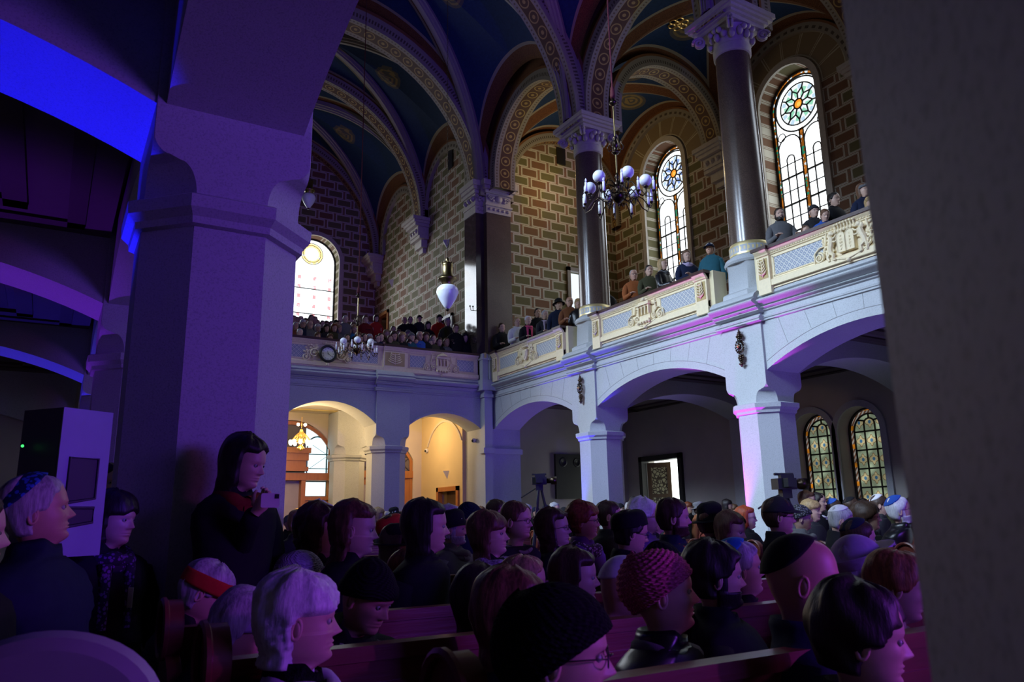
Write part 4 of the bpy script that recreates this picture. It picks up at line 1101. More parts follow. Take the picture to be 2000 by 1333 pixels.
def pear_lamp(loc, s, top, label, chain=True):
    t = empty('pendant_lamp', loc, 0, label, 'lamp'); m = MB()
    m.lathe([(.0, -.30*s), (.03*s, -.295*s), (.07*s, -.25*s), (.15*s, -.12*s), (.195*s, .0), (.185*s, .07*s), (.14*s, .12*s), (.10*s, .13*s)], n=28); m.build('glass_shade', M['globe'], t, smooth='all')
    m = MB(); m.lathe([(.0, -.34*s), (.02*s, -.335*s), (.035*s, -.31*s), (.03*s, -.295*s)], n=12); m.build('finial', M['bronze'], t, smooth='all')
    m = MB(); m.lathe([(.10*s, .12*s), (.11*s, .15*s), (.11*s, .20*s), (.17*s, .235*s), (.165*s, .26*s), (.115*s, .29*s), (.095*s, .31*s), (.10*s, .50*s), (.105*s, .53*s), (.06*s, .55*s), (.03*s, .58*s), (.04*s, .61*s), (.012*s, .65*s)], n=20)
    for k in range(10):
        a = 2*PI*k/10; m.ball((.10*s*cos(a), .10*s*sin(a), .545*s), .018*s, 6, 5)
    m.build('brass_crown', M['brass'], t, smooth='all'); m = MB()
    z = .65*s
    while z < top: m.tube([(.012*cos(2*PI*i/8), 0, z+.025+.025*sin(2*PI*i/8)) if int(z*20) % 2 else (0, .012*cos(2*PI*i/8), z+.025+.025*sin(2*PI*i/8)) for i in range(9)], .003, 4, cap=False); z += .045
    m.build('chain', M['bronze'], t); return t
p = at_Y(874, 572, 11.6); pear_lamp(p, 1.0, 15.4-p.z, 'large opal pear-shaped pendant lamp with brass crown in mid nave')
p = at_Y(603, 388, 20.4); pear_lamp(p, 1.0, 15.3-p.z, 'smaller-looking opal pendant lamp near the top edge of the big left pier')
# gilded lobby chandelier
gc = empty('gilded_chandelier', at_Y(588, 862, 19.6), 0, 'gilded openwork chandelier glowing inside the left vestibule arch', 'chandelier')
m = MB(); gold_l = M['gold']
for k in range(16):
    a = 2*PI*k/16; m.tube([(.02*cos(a), .02*sin(a), .30), (.05*cos(a), .05*sin(a), .22), (.14*cos(a), .14*sin(a), .14), (.22*cos(a+.1), .22*sin(a+.1), .03), (.22*cos(a+.15), .22*sin(a+.15), .0)], .008, 5)
    a += .2; m.tube([(.05*cos(a), .05*sin(a), .22), (.14*cos(a-.1), .14*sin(a-.1), .13), (.23*cos(a-.3), .23*sin(a-.3), .02)], .006, 4)
m.tube([(.23*cos(2*PI*i/24), .23*sin(2*PI*i/24), .0) for i in range(25)], .014, 6); m.tube([(0, 0, .3), (0, 0, .62)], .008, 6); m.tube([(.14*cos(2*PI*i/24), .14*sin(2*PI*i/24), .13) for i in range(25)], .008, 6)
m.build('openwork_dome', gold_l, gc, smooth='all')
m = MB(); m.lathe([(0, -.26), (.03, -.25), (.06, -.20), (.03, -.16), (.04, -.10), (.08, -.05), (.10, 0)], n=12)
for k in range(8): a = PI/4*k; m.tube([(.04*cos(a), .04*sin(a), -.12), (.09*cos(a), .09*sin(a), -.18), (.07*cos(a), .07*sin(a), -.22)], .01, 5)
m.build('pendant', gold_l, gc, smooth='all'); glow = emit('lamp_glow', (1, .80, .50), 25)
for k in range(10):
    a = 2*PI*k/10; g = MB(); g.ball((.27*cos(a), .27*sin(a), -.04), .046, 10, 8, sc=(1, 1, 1.4)); g.build('bulb', glow, gc, smooth='all')
for sg in (-1, 1): g = MB(); g.ball((.09*sg, 0, .42), .04, 10, 8); g.build('bulb', glow, gc, smooth='all')
# ---- wall things
def pane_thing(name, label, cat, fn, mat, group=None):
    m = MB(); fn(m); o = m.build(name, mat); return tag(o, label, cat, group)
sp = empty('loudspeaker_panel', (12.85, 18.31, 2.43), 0, 'tall black loudspeaker panel on the end wall left of the granite pier', 'loudspeaker')
MB().box(-.5, .5, -.10, 0, -.63, .63).build('cabinet', M['black'], sp)
for k in (-1, 1):
    m = MB(); m.lathe([(.13, 0), (.125, .012), (.09, -.0), (.03, -.02), (.0, -.02)], (0, 0, 0), 20, M=Matrix.Rotation(PI/2, 3, 'X')); o = m.build('speaker_cone', plain('cone%d' % k, (.03, .03, .035), .3), sp, smooth='all'); o.location = (.24*k, -.105, .40)
def wedge(x, y, z, s, label, sx=-1):
    m = MB(); m.add([(0, 0, 0), (0, .22*s, .22*s), (0, 0, .22*s), (sx*.13*s, 0, .22*s), (0, -.12*s, .22*s)], [(0, 1, 2), (0, 3, 1), (0, 4, 3), (1, 3, 2), (2, 3, 4), (0, 2, 4)]); o = m.build('corner_speaker', M['white_trim']); o.location = (x+.03, y, z); tag(o, label, 'loudspeaker')
q = at_X(873, 932, 9.61); wedge(q.x, q.y, q.z-.1, 1.2, 'small wedge-shaped wall speaker on the warm vestibule wall above the brown door')
q = at_X(874, 484, 10.1); wedge(q.x, q.y, q.z-.1, 1.5, 'small wedge speaker on the painted wall above the opal pendant lamp')
q = at_X(766, 560, 10.1); wedge(q.x, q.y, q.z-.1, 1.5, 'small wedge speaker on the painted wall near the rear window')
def dome_cam(p, label):
    t = empty('security_camera', p, 0, label, 'security camera'); m = MB(); m.ball((0, 0, 0), .065, 12, 8); m.box(0, .08, -.03, .03, -.03, .03); m.build('housing', M['white_trim'], t, smooth=True); m = MB(); m.ball((-.045, -.025, -.01), .035, 10, 8); m.build('lens', M['black'], t, smooth='all')
dome_cam(at_X(925, 861, 9.66), 'white dome security camera on the corner pier at the right gold arch')
dome_cam(at_X(833, 881, 9.58), 'white dome security camera left of the warm vestibule wall')
q = at_Y(1095, 306, 18.34); tag(MB().box(q.x-.16, q.x+.16, 18.30, 18.345, q.z-.28, q.z+.28).build('wall_vent', M['black']), 'black rectangular vent high on the painted end wall', 'vent')
q = at_X(881, 310, 10.1); tag(MB().box(10.06, 10.11, q.y-.16, q.y+.16, q.z-.35, q.z+.3).build('wall_vent', M['black']), 'black rectangular vent high on the painted side wall behind the lamp chain', 'vent')
sc_ = empty('wall_sconce', at_Y(926, 607, 18.14), 0, 'small brass wall sconce on the bright corner pier', 'sconce'); m = MB()
for k in (-2, -1, 1, 2): m.tube([(0, -.02, 0), (.07*k, -.08, -.03), (.09*k, -.10, .06)], .009, 5); m.ball((.09*k, -.10, .08), .025, 7, 5)
m.build('arms', M['bronze'], sc_, smooth='all')
# ---- pews
def pew(x0, x1, y, src=None, lab=''):
    t = empty('pew', (x0, y, 0), 0, lab, 'pew', None); L_ = x1-x0
    b = MB(); b.box(.04, L_-.04, -.02, .02, .42, .90); b.box(.04, L_-.04, -.035, .035, .885, .93); b.box(.04, L_-.04, -.028, -.018, .48, .50); b.box(.04, L_-.04, -.03, -.02, .80, .82)
    b.build('backrest', M['pew'], t)
    MB().box(.04, L_-.04, -.46, -.03, .40, .44).build('seat', M['pew'], t)
    MB().box(.04, L_-.04, .03, .16, .70, .72).build('book_ledge', M['pew'], t)
    for x in (0, L_-.05):
        e = MB(); pts = [(-.48, 0), (.08, 0), (.08, .80)]+[(-.02+.10*cos(a), .93+.10*sin(a)) for a in [PI*1.7*i/12-.35*PI for i in range(13)]]+[(-.14, .80), (-.28, .62), (-.48, .58)]
        e.prism(pts, lambda a, c, d: (d, a, c), x, x+.05); e.tube([(x-.01, -.02+.10*cos(a), .93+.10*sin(a)) for a in [2*PI*i/20 for i in range(21)]], .012, 6)
        e.build('end_board', M['pew'], t, smooth=True)
    return t
ORD = ['first', 'second', 'third', 'fourth', 'fifth', 'sixth']
ROWY = [1.55+.83*k for k in range(17)]
NB = []
for k, y in enumerate(ROWY):
    x0 = .42 if k in (1, 2) else (.75 if k == 0 else 1.45)
    if k < 6: pew(x0, 5.0, y, None, 'dark red wooden pew, %s row from the camera in the left block' % ORD[k])
    else: NB.append(pew(x0, 5.0, y, None, 'dark wooden pew hidden among the distant seated crowd')); NB[-1]['group'] = 'distant pews'
    if k >= 1:
        t = pew(6.25, 8.9, y, None, 'dark wooden pew hidden among the distant seated crowd'); t['group'] = 'distant pews'
        if k in (3, 4): del t['group']; t['label'] = ('round-ended pew across the centre aisle behind the lavender hat' if k == 4 else 'round-ended pew across the centre aisle at the edge of the near right pier')
# pale curved backrest at the bottom left
cb = empty('curved_backrest', at_D(95, 1300, 1.35), R(-20), 'pale curved padded backrest at the bottom left corner', 'chair back'); cb.location.z = 0
q = at_D(95, 1268, 1.35); m = MB(); P = []
for i in range(25):
    a = -PI/2+PI*i/24; r = []
    for j in range(9):
        z = q.z-.16+(.16)*(cos(a*.92))**.6*1.0*(1) if j == 8 else None
    P.append(a)
m = MB(); pts = [(-.17, .60)]+[(.155*sin(-PI/2+PI*i/20)*1.1, q.z-.12+.12*cos(-PI/2+PI*i/20)) for i in range(21)]+[(.17, .60)]
m.prism(pts, lambda a, b, d: (a, d, b), -.03, .03); m.tube([(a, 0, b) for a, b in pts[1:-1]], .03, 8); m.build('padded_shell', plain('pale_leatherette', (.32, .32, .36), .5), cb, smooth=True)
m = MB().box(-.02, .02, -.02, .02, 0, .62); m.build('post', M['black'], cb)
# loudspeaker on stand, left
lp = at_D(185, 838, 4.0)
ls = empty('stage_loudspeaker', (.05, 3.98, 0), 0, 'large black loudspeaker with blue-lit front standing left of the big pier', 'loudspeaker')
b = MB(); z1 = lp.z; z0 = z1-.62
b.prism([(-.17, -.05), (-.03, -.22), (.165, -.10), (.17, .12), (-.1, .22)], lambda a, c, d: (a, c, d), z0, z1)
b.build('cabinet', M['black'], ls, smooth=False)
A_, B_ = Vector((-.03, -.22, 0)), Vector((.165, -.10, 0)); dd = (B_-A_); nn = Vector((dd.y, -dd.x, 0)).normalized()
def fp(u, z, e): p = A_+dd*u+nn*e; return (p.x, p.y, z)
M['spk_face'] = plain('grey_speaker_front', (.22, .22, .25), .5)
f_ = MB()
f_.add([fp(0, z0, .004), fp(1, z0, .004), fp(1, z1, .004), fp(0, z1, .004), fp(.0, z0, .012), fp(1, z0, .012), fp(1, z1, .012), fp(0, z1, .012)], [(4, 5, 6, 7), (0, 1, 5, 4), (1, 2, 6, 5), (2, 3, 7, 6), (3, 0, 4, 7)])
f_.build('front_baffle', M['spk_face'], ls)
for za, zb in ((z1-.40, z1-.21), (z1-.50, z1-.42)):
    g = MB(); pts = [fp(.22, za, .014), fp(.78, za+.02, .014), fp(.78, zb-.0, .014), fp(.22, zb, .014)]; g.add(pts, [(0, 1, 2, 3)]); g.tube(pts+[pts[0]], .007, 6); g.build('port', M['black'], ls)
MB().tube([(0, 0, .02), (0, 0, z0)], .02, 8).build('pole', M['black'], ls)
m = MB()
for k in range(3): a = 2*PI*k/3+.5; m.tube([(0, 0, .5), (.35*cos(a), .35*sin(a), .02)], .012, 6)
m.build('tripod_legs', M['black'], ls)
o = MB().ball((0, 0, 0), .006, 8, 6).build('indicator_light', emit('green_led', (.05, 1, .15), 2), ls, smooth='all'); o.location = (-.16, -.125, z1-.16)
q = at_D(245, 1168, 3.6)
pp_ = MB(); r_, u_ = CR, Vector((0, 0, 1)); pp_.add([q-r_*.033-u_*.045, q+r_*.03-u_*.045, q+r_*.033+u_*.045, q-r_*.035+u_*.045], [(0, 1, 2, 3)]); 
pc = MB(); v = [q+r_*a*.034+u_*b*.045+CF*c*.002 for c in (-1, 1) for b in (-1, 1) for a in (-1, 1)]; pc.add(v, [(0, 2, 3, 1), (4, 5, 7, 6), (0, 1, 5, 4), (2, 6, 7, 3), (0, 4, 6, 2), (1, 3, 7, 5)])
tag(pc.build('paper_leaflet', plain('cream_paper', (.55, .53, .42), .8)), 'cream paper leaflet fixed to the pew end below the standing woman', 'leaflet')
# ---- video cameras
def video_camera(p, rz, s, hz, label):
    t = empty('video_camera', (p.x, p.y, 0), rz, label, 'camera'); b = MB(); z = p.z
    b.box(-.05*s, .06*s, -.10*s, .10*s, z-.05*s, z+.05*s); b.box(-.045*s, .0, -.08*s, .06*s, z+.05*s, z+.085*s); b.tube([(.0, -.1*s, z+.09*s), (0, .1*s, z+.09*s)], .012*s, 6); b.build('body', M['black'], t)
    m = MB(); m.tube([(0.01*s, -.10*s, z), (0.01*s, -.16*s, z), (.01*s, -.165*s, z), (.01*s, -.24*s, z)], [.035*s, .035*s, .05*s, .055*s], 16); m.build('lens', M['bronze'], t, smooth='all')
    m = MB(); m.box(-.13*s, -.06*s, -.04*s, .05*s, z-.03*s, z+.05*s); m.build('viewfinder', M['black'], t)
    m = MB(); m.box(-.035*s, .035*s, -.05*s, .05*s, z-.13*s, z-.05*s); m.tube([(.03*s, .05*s, z-.1*s), (.08*s, .25*s, z-.22*s)], .009*s, 6); m.build('tripod_head', M['black'], t)
    for k in range(3):
        a = 2*PI*k/3+.4; m = MB(); m.tube([(.03*cos(a), .03*sin(a), z-.13*s), (.10*cos(a), .10*sin(a), z-.5), (.42*cos(a), .42*sin(a), .0)], [.02, .017, .012], 6); m.tube([(.05*cos(a+.2), .05*sin(a+.2), z-.18), (.15*cos(a), .15*sin(a), z-.6)], .008, 5); m.build('tripod_leg', M['black'], t)
video_camera(at_D(1053, 940, 10.5), R(60), 1.0, 0, 'black video camera on a tripod above the crowd near the corner')
video_camera(at_D(1532, 946, 10.3), R(75), 1.45, 0, 'black video camera on a tripod in front of the low stained windows')
# ================================================================ PEOPLE
HEAD = [(.2352, .012, -.016, .010), (.232, .034, -.040, .030), (.223, .060, -.067, .047), (.205, .082, -.089, .0625), (.18, .094, -.099, .0715), (.155, .0985, -.102, .0755),
        (.138, .099, -.101, .0765), (.118, .0945, -.098, .0755), (.098, .094, -.092, .074), (.075, .092, -.084, .0705), (.055, .090, -.073, .0655), (.035, .0885, -.064, .058),
        (.018, .088, -.058, .048), (.006, .083, -.057, .039), (-.002, .066, -.058, .040), (-.009, .045, -.060, .046), (-.02, .037, -.062, .051), (-.045, .035, -.066, .053), (-.075, .038, -.074, .058)]
CHEST = [(-.085, .05, -.082, .075), (-.10, .06, -.09, .11), (-.125, .075, -.098, .155), (-.17, .092, -.10, .175), (-.30, .10, -.10, .165), (-.42, .10, -.095, .15), (-.55, .115, -.10, .165), (-.62, .10, -.09, .14)]
def lerp_tab(tab, z):
    if z >= tab[0][0]: return tab[0][1:]
    for a, b in zip(tab, tab[1:]):
        if b[0] <= z <= a[0]:
            t = (z-a[0])/(b[0]-a[0]); return tuple(p+(q-p)*t for p, q in zip(a[1:], b[1:]))
    return tab[-1][1:]
_LC = {}
def head_tab(z):
    k = round(z, 4)
    if k not in _LC:
        if z > .215 or z < -.075: _LC[k] = lerp_tab(HEAD, z)
        else:
            v = [lerp_tab(HEAD, z+d) for d in (-.009, -.006, -.003, 0, .003, .006, .009)]; _LC[k] = tuple(sum(q[i] for q in v)/7 for i in range(3))
    return _LC[k]
def gz(x, c, s): return math.exp(-((x-c)/s)**2)
def head_pt(th, z, P):
    yf, yb, w = head_tab(z); w *= P.get('wide', 1)
    if P.get('fem'): w *= .965
    if P.get('fat') and z < .09: w *= 1+.10*P['fat']; yf *= 1+.03*P['fat']
    s, c = sin(th), cos(th)
    x = w*(abs(s)**.92)*(1 if s >= 0 else -1); y = (yf if c > 0 else -yb)*(abs(c)**.95)*(1 if c > 0 else -1)
    if c > 0 and z > -.005:
        # face features
        nz = 0
        if .070 < z < .135:
            t = (.128-z)/(.128-.085) if z > .085 else max(0, 1-((.085-z)/.013)**2)
            nz = .027*max(0, min(1, t))**1.15
            sg = .0085+.006*max(0, min(1, t)) if z > .085 else .0150
            y += nz*math.exp(-(x/sg)**2)
            y += .007*gz(abs(x), .015, .006)*gz(z, .079, .006)
        y -= .0085*gz(abs(x), .031, .016)*gz(z, .118, .010)
        y += .0045*gz(abs(x), .028, .024)*gz(z, .138, .008)*(.5 if P.get('fem') else 1)
        y += .0035*gz(abs(x), .031, .013)*gz(z, .1265, .0035)
        y += .005*gz(abs(x), .044, .018)*gz(z, .088, .016)
        y += .0065*gz(x, 0, .021)*gz(z, .0575, .0042)+.0065*gz(x, 0, .019)*gz(z, .0465, .0048)-.004*gz(x, 0, .026)*gz(z, .0523, .0022)
        y -= .004*gz(x, 0, .03)*gz(z, .036, .006)
        y += .005*gz(x, 0, .018)*gz(z, .018, .012)
        if P.get('old'): y -= .0025*gz(abs(x), .033+(.075-z)*.25, .004)*(1 if .045 < z < .085 else 0)
    return x, y
def smooth01(t): t = max(0, min(1, t)); return t*t*(3-2*t)
class Pose:
    def __init__(s, chin, yaw=0, pitch=0, roll=0, lean=(0, 0), sc=1.0, hip=None):
        s.chin = chin; s.R = Matrix.Rotation(yaw, 3, 'Z') @ Matrix.Rotation(pitch, 3, 'X') @ Matrix.Rotation(roll, 3, 'Y')
        s.lean = lean; s.sc = sc; s.piv = Vector((0, -.015, -.01)); s.hip = hip
    def __call__(s, p, w=None):
        p = Vector(p)
        if w is None: w = smooth01((p.z+.085)/.085)
        if w > 0: p = p.lerp(s.piv + s.R @ (p-s.piv), w)
        p = p*s.sc
        if s.hip is not None and p.z < -.2:        # stretch the torso so the hips sit at the seat
            k = (s.chin-s.hip-.2)/(.42); p.z = -.2+(p.z+.2)*k
        d = -min(0, p.z)
        if s.hip is not None or s.lean != (0, 0):
            f = min(1, d/.5); p.x -= s.lean[0]*f; p.y -= s.lean[1]*f
        p.z += s.chin
        return p
def thetas(n): return [PI*(1 if t >= 0 else -1)*abs(t)**1.45 for t in [-1+2*j/n for j in range(n)]]
def zlist(fine): 
    o = []; z = .2352
    while z > -.075:
        o.append(z); z -= (.0035 if fine and -.005 < z < .145 else .008 if fine else .0075 if -.005 < z < .145 else .016)
    return o
def add_loft(mb, rows, pose, mi=0, w=None, capb=True):
    n = len(rows[0]); P = [[pose(p, w) for p in r] for r in rows]; mb.grid(P, mi, True)
    b = len(mb.v)-len(rows)*n
    mb.f.append([b+k for k in range(n)][::-1]); mb.m.append(mi)
    if capb: mb.f.append([b+(len(rows)-1)*n+k for k in range(n)]); mb.m.append(mi)
def hand(mb, wrist, dirv, nrm, curl=.5, side=1, s=1.0, mi=0, spread=.10):
    d = Vector(dirv).normalized(); n = Vector(nrm); n = (n-d*n.dot(d)).normalized(); a = d.cross(n)*side; w = Vector(wrist)
    P = []
    for t, hw, hh in ((0, .026, .02), (.02, .030, .019), (.05, .040, .017), (.085, .042, .014), (.10, .038, .011)):
        P.append([w+d*t*s+(a*cos(2*PI*k/10)*hw+n*sin(2*PI*k/10)*hh)*s for k in range(10)])
    mb.grid(P, mi, True); mb.f.append([len(mb.v)-10+k for k in range(10)]); mb.m.append(mi)
    for i, (off, ln, sp) in enumerate(((-.029, .068, -.12), (-.010, .078, -.03), (.010, .073, .05), (.028, .058, .14))):
        p = w+(d*.092+a*off)*s; dr = (d+a*sp*spread*6).normalized(); pts = [p]; c = 0
        for k, f in enumerate((.45, .32, .23)):
            c += curl*(.6+.25*k); q = dr*cos(c)-n*sin(c); p = p+q*ln*f*s; pts.append(p)
        mb.tube(pts, [.0092*s, .0088*s, .0078*s, .0065*s], 7, mi)
    p = w+(d*.03-a*.030)*s; pts = [p, p+(d*.022-a*.020-n*.006)*s, p+(d*.050-a*.026-n*(.012+.014*curl))*s, p+(d*.070-a*.018-n*(.018+.03*curl))*s]
    mb.tube(pts, [.012*s, .0115*s, .0095*s, .0075*s], 7, mi)
ARM = {'lap': ((.215, .0, -.42), (.10, .25, -.50), 0), 'down': ((.235, -.03, -.42), (.235, .05, -.66), 0), 'rail': ((.23, .10, -.40), (.17, .36, -.38), 0), 'fold': ((.225, .06, -.40), (-.02, .22, -.33), 0)}
def build_body(P, pose, fine=True):
    mb = MB(); n = 52 if fine else 30; th = thetas(n); rows = []
    for z in zlist(fine): rows.append([(*head_pt(t, z, P), z) for t in th])
    for z, yf, yb, w in CHEST:
        rows.append([(w*sin(t), (yf if cos(t) > 0 else -yb)*cos(t), z) for t in th])
    add_loft(mb, rows, pose)
    # ears
    for sg in (-1, 1):
        Pn = []
        for i in range(13):
            a = 2*PI*i/12; c = Vector((sg*(.0755+.006), -.008-.013*cos(a)+.004*sin(a), .103+.027*sin(a)))
            Pn.append(pose(c, 1))
        mb.tube(Pn, [.0062*pose.sc]*13, 6, 0, cap=False)
        mb.ball(pose((sg*.0785, -.008, .102), 1), .019*pose.sc, 10, 8, 0, sc=(.36, .78, 1.36))
    # eyes
    if not P.get('shut'):
        for sg in (-1, 1):
            c = Vector((sg*.031, .0795, .1165)); mb.ball(pose(c, 1), .0105*pose.sc, 12, 8, 1)
            gx = P.get('gaze', 0); q = c+Vector((.0045*gx, .0068, .0005)); mb.ball(pose(q, 1), .0060*pose.sc, 8, 6, 2)
    arms = P.get('arms', 'lap')
    for sg in (-1, 1):
        el, wr, _ = ARM[arms] if isinstance(arms, str) else arms[0 if sg < 0 else 1]
        el, wr = Vector((el[0]*sg, el[1], el[2])), Vector((wr[0]*sg, wr[1], wr[2]))
        d = (wr-el).normalized(); nrm = Vector((0, 0, 1)) if abs(d.z) < .7 else Vector((-sg, 0, 0))
        if P.get('hands', True):
            W_, D_ = pose(wr, 0), (pose(wr+d*.1, 0)-pose(wr, 0)).normalized()
            hp = P.get('handpose', {}).get(sg)
            if hp: D_, nrm, cu = Vector(hp[0]), Vector(hp[1]), hp[2]
            else: cu = .45
            hand(mb, W_+D_*.005, D_, nrm, cu, -sg, pose.sc*(1 if not P.get('fem') else .92))
    return mb
def build_coat(P, pose, seed=0, fine=True):
    mb = MB(); n = 40 if fine else 22; th = [2*PI*k/n for k in range(n)]
    k = P.get('bulk', 1.0); fem = .93 if P.get('fem') else 1
    T = [(-.022, .060, -.080, .070), (-.006, .068, -.090, .080), (-.026, .072, -.098, .088), (-.046, .074, -.104, .102), (-.062, .078, -.110, .130), (-.080, .088, -.116, .170), (-.108, .10, -.122, .202), (-.155, .115, -.128, .222), (-.22, .125, -.132, .222),
         (-.32, .13, -.13, .20), (-.42, .132, -.13, .195), (-.52, .14, -.13, .20), (-.60, .15, -.135, .21), (-.64, .14, -.13, .20)]
    if P.get('long_coat'): T += [(-.80, .16, -.15, .23), (-1.0, .17, -.16, .24), (-1.05, .16, -.15, .23)]
    c0 = P.get('collar', 1); rows = []
    for i, (z, yf, yb, w) in enumerate(T):
        if i < 4 and c0 == 0: z = -.055-.004*i; yf, yb, w = .06+.004*i, -.09-.003*i, .085+.006*i
        zz = z+(.012 if (i < 4 and c0 == 2) else 0)+.018*(1-smooth01((-z-.25)/.2))
        q = P.get('quilt', 0); r = []
        for t in th:
            f = 1+.035*noise.noise(Vector((sin(t)*3+seed, cos(t)*3, z*9)))
            if q and z < -.1: f *= 1+.03*abs(sin(z*60))
            kk = 1+(k-1)*smooth01((-z-.05)/.1)
            zf = zz-(.03*smooth01((cos(t)-.2)/.6) if i < 4 else 0)
            r.append((w*fem*kk*f*(abs(sin(t))**.9)*(1 if sin(t) > 0 else -1), (yf if cos(t) > 0 else -yb)*kk*f*cos(t), zf))
        rows.append(r)
    if fine:      # densify lower torso for folds
        R2 = []
        for a, b in zip(rows, rows[1:]):
            R2.append(a); 
            if abs(a[0][2]-b[0][2]) > .03:
                for s_ in (.25, .5, .75):
                    rr = []
                    for p, q_ in zip(a, b):
                        v = Vector(p).lerp(Vector(q_), s_); f = 1+.02*noise.noise(Vector((v.x*14+seed, v.y*14, v.z*22))); 
                        if P.get('quilt'): f *= 1+.025*abs(sin(v.z*75))
                        rr.append((v.x*f, v.y*f, v.z))
                    R2.append(rr)
        rows = R2+[rows[-1]]
    add_loft(mb, rows, pose)
    arms = P.get('arms', 'lap')
    for sg in (-1, 1):
        el, wr, _ = ARM[arms] if isinstance(arms, str) else arms[0 if sg < 0 else 1]
        S_ = Vector((sg*.160*fem, -.005, -.140)); E_ = Vector((sg*el[0], el[1], el[2])); W_ = Vector((sg*wr[0], wr[1], wr[2]))
        pts = []; rad = []
        for i in range(7): t = i/6; pts.append(S_.lerp(E_, t)+Vector((sg*.02*sin(PI*t), 0, 0))); rad.append((.074-.014*t+.003*sin(i*2.3+seed))*k)
        for i in range(1, 6): t = i/5; pts.append(E_.lerp(W_, t)); rad.append((.058-.016*t+.0025*sin(i*2.9+seed))*k)
        pts = [pose(p, 0) for p in pts]; mb.tube(pts, [r*pose.sc for r in rad], 12 if fine else 8)
    return mb
def shell(pose, P, z0, z1, nz, fn, n=44, mi=0, jit=0, seed=0, wf=None):
    """loft over the head surface; fn(theta,z)-> offset from the skin (negative hides it inside)"""
    mb = MB(); th = [-PI+2*PI*k/n for k in range(n)]; rows = []
    for i in range(nz+1):
        z = z0+(z1-z0)*i/nz; r = []
        zz = min(.2350, max(z, .03))
        for t in th:
            x, y = head_pt(t, zz, dict(P, noface=1)) if False else _skull(t, zz, P)
            o = fn(t, z); nr = Vector((x, y*.9, (zz-.13)*.9+.0)).normalized() if z > .13 else Vector((x, y, 0)).normalized()
            p = Vector((x, y, z))+nr*o
            if jit and o > 0:
                k = jit*noise.noise(Vector((t*9+seed, z*6, seed))); p += nr*k
            r.append(p)
        rows.append(r)
    P_ = [[pose(p, None if wf is None else wf(p)) for p in r] for r in rows]; mb.grid(P_, mi, True)
    b = len(mb.v)-len(rows)*n; mb.f.append([b+k for k in range(n)][::-1]); mb.m.append(mi); mb.f.append([b+(len(rows)-1)*n+k for k in range(n)]); mb.m.append(mi)
    return mb
def _skull(t, z, P):
    yf, yb, w = head_tab(z); w *= P.get('wide', 1)*(.965 if P.get('fem') else 1); s, c = sin(t), cos(t)
    return w*(abs(s)**.92)*(1 if s >= 0 else -1), (yf if c > 0 else -yb)*(abs(c)**.95)*(1 if c > 0 else -1)
def build_hair(P, pose, style, seed=0, fine=True):
    v = P.get('vol', 1.0); n = 64 if fine else 30
    def edge(t):
        a = abs(t)/PI*180
        if style in ('short', 'curly_short'): return .188-.03*smooth01(a/45)-.055*smooth01((a-48)/25)-.075*smooth01((a-88)/14) if not P.get('fringe') else .150-.012*smooth01(a/40)-.045*smooth01((a-50)/25)-.07*smooth01((a-88)/14)
        if style == 'balding': return .225-.02*smooth01(a/60)-.09*smooth01((a-62)/20)-.08*smooth01((a-90)/12)
        fr = .148 if P.get('fringe') else .186
        op = P.get('open', 72)
        if style == 'bob': return fr-.02*smooth01(a/35)-(.15+fr-.15)*smooth01((a-op)/16)
        if style == 'mid': return fr-.02*smooth01(a/35)-(.20+fr-.15)*smooth01((a-op)/16)
        return fr-.02*smooth01(a/35)-(.45)*smooth01((a-op)/16)
    zb = {'short': .02, 'curly_short': .02, 'balding': .02, 'bob': -.03, 'mid': -.10, 'long': -.30}[style]
    base = {'short': .011, 'curly_short': .024, 'balding': .006, 'bob': .024, 'mid': .024, 'long': .022}[style]*v
    def fn(t, z):
        e = edge(t); c = smooth01((z-e)/.02); a = abs(t)/PI*180
        o = base*(.55+.45*smooth01((a-25)/50)+.35*smooth01((a-90)/60))
        if z < .09 and style in ('bob', 'mid', 'long'): o += .012*v*sin(min(1, (.09-z)/.12)*PI*.5)
        if style == 'bob' and z < .0: o -= .02*smooth01(-z/.03)
        if z < -.02: o += (.03 if style == 'long' else .015)*smooth01((-z-.02)/.08)*(1 if a > 75 else .4)
        o = o*c-.014*(1-c)
        if z < .02 and c < .5: o -= .03
        o += c*v*.010*noise.noise(Vector((sin(t)*2.2+seed, cos(t)*2.2, z*14+seed)))
        if fine: o += c*(.0045*noise.noise(Vector((t*16+seed, z*5, 1)))+.002*noise.noise(Vector((t*40, z*9+seed, 3))))
        else: o += c*.003*noise.noise(Vector((t*8+seed, z*8, 1)))
        if style == 'curly_short' or P.get('curl'): o += c*.008*noise.noise(Vector((sin(t)*11+seed, cos(t)*11, z*75)))
        return o
    wf = (lambda p: smooth01((p.z+.14)/.14)) if style in ('mid', 'long') else (lambda p: 1.0)
    return shell(pose, P, .2351, zb, (56 if fine else 24) if style == 'long' else (40 if fine else 18), fn, n, wf=wf, seed=seed)
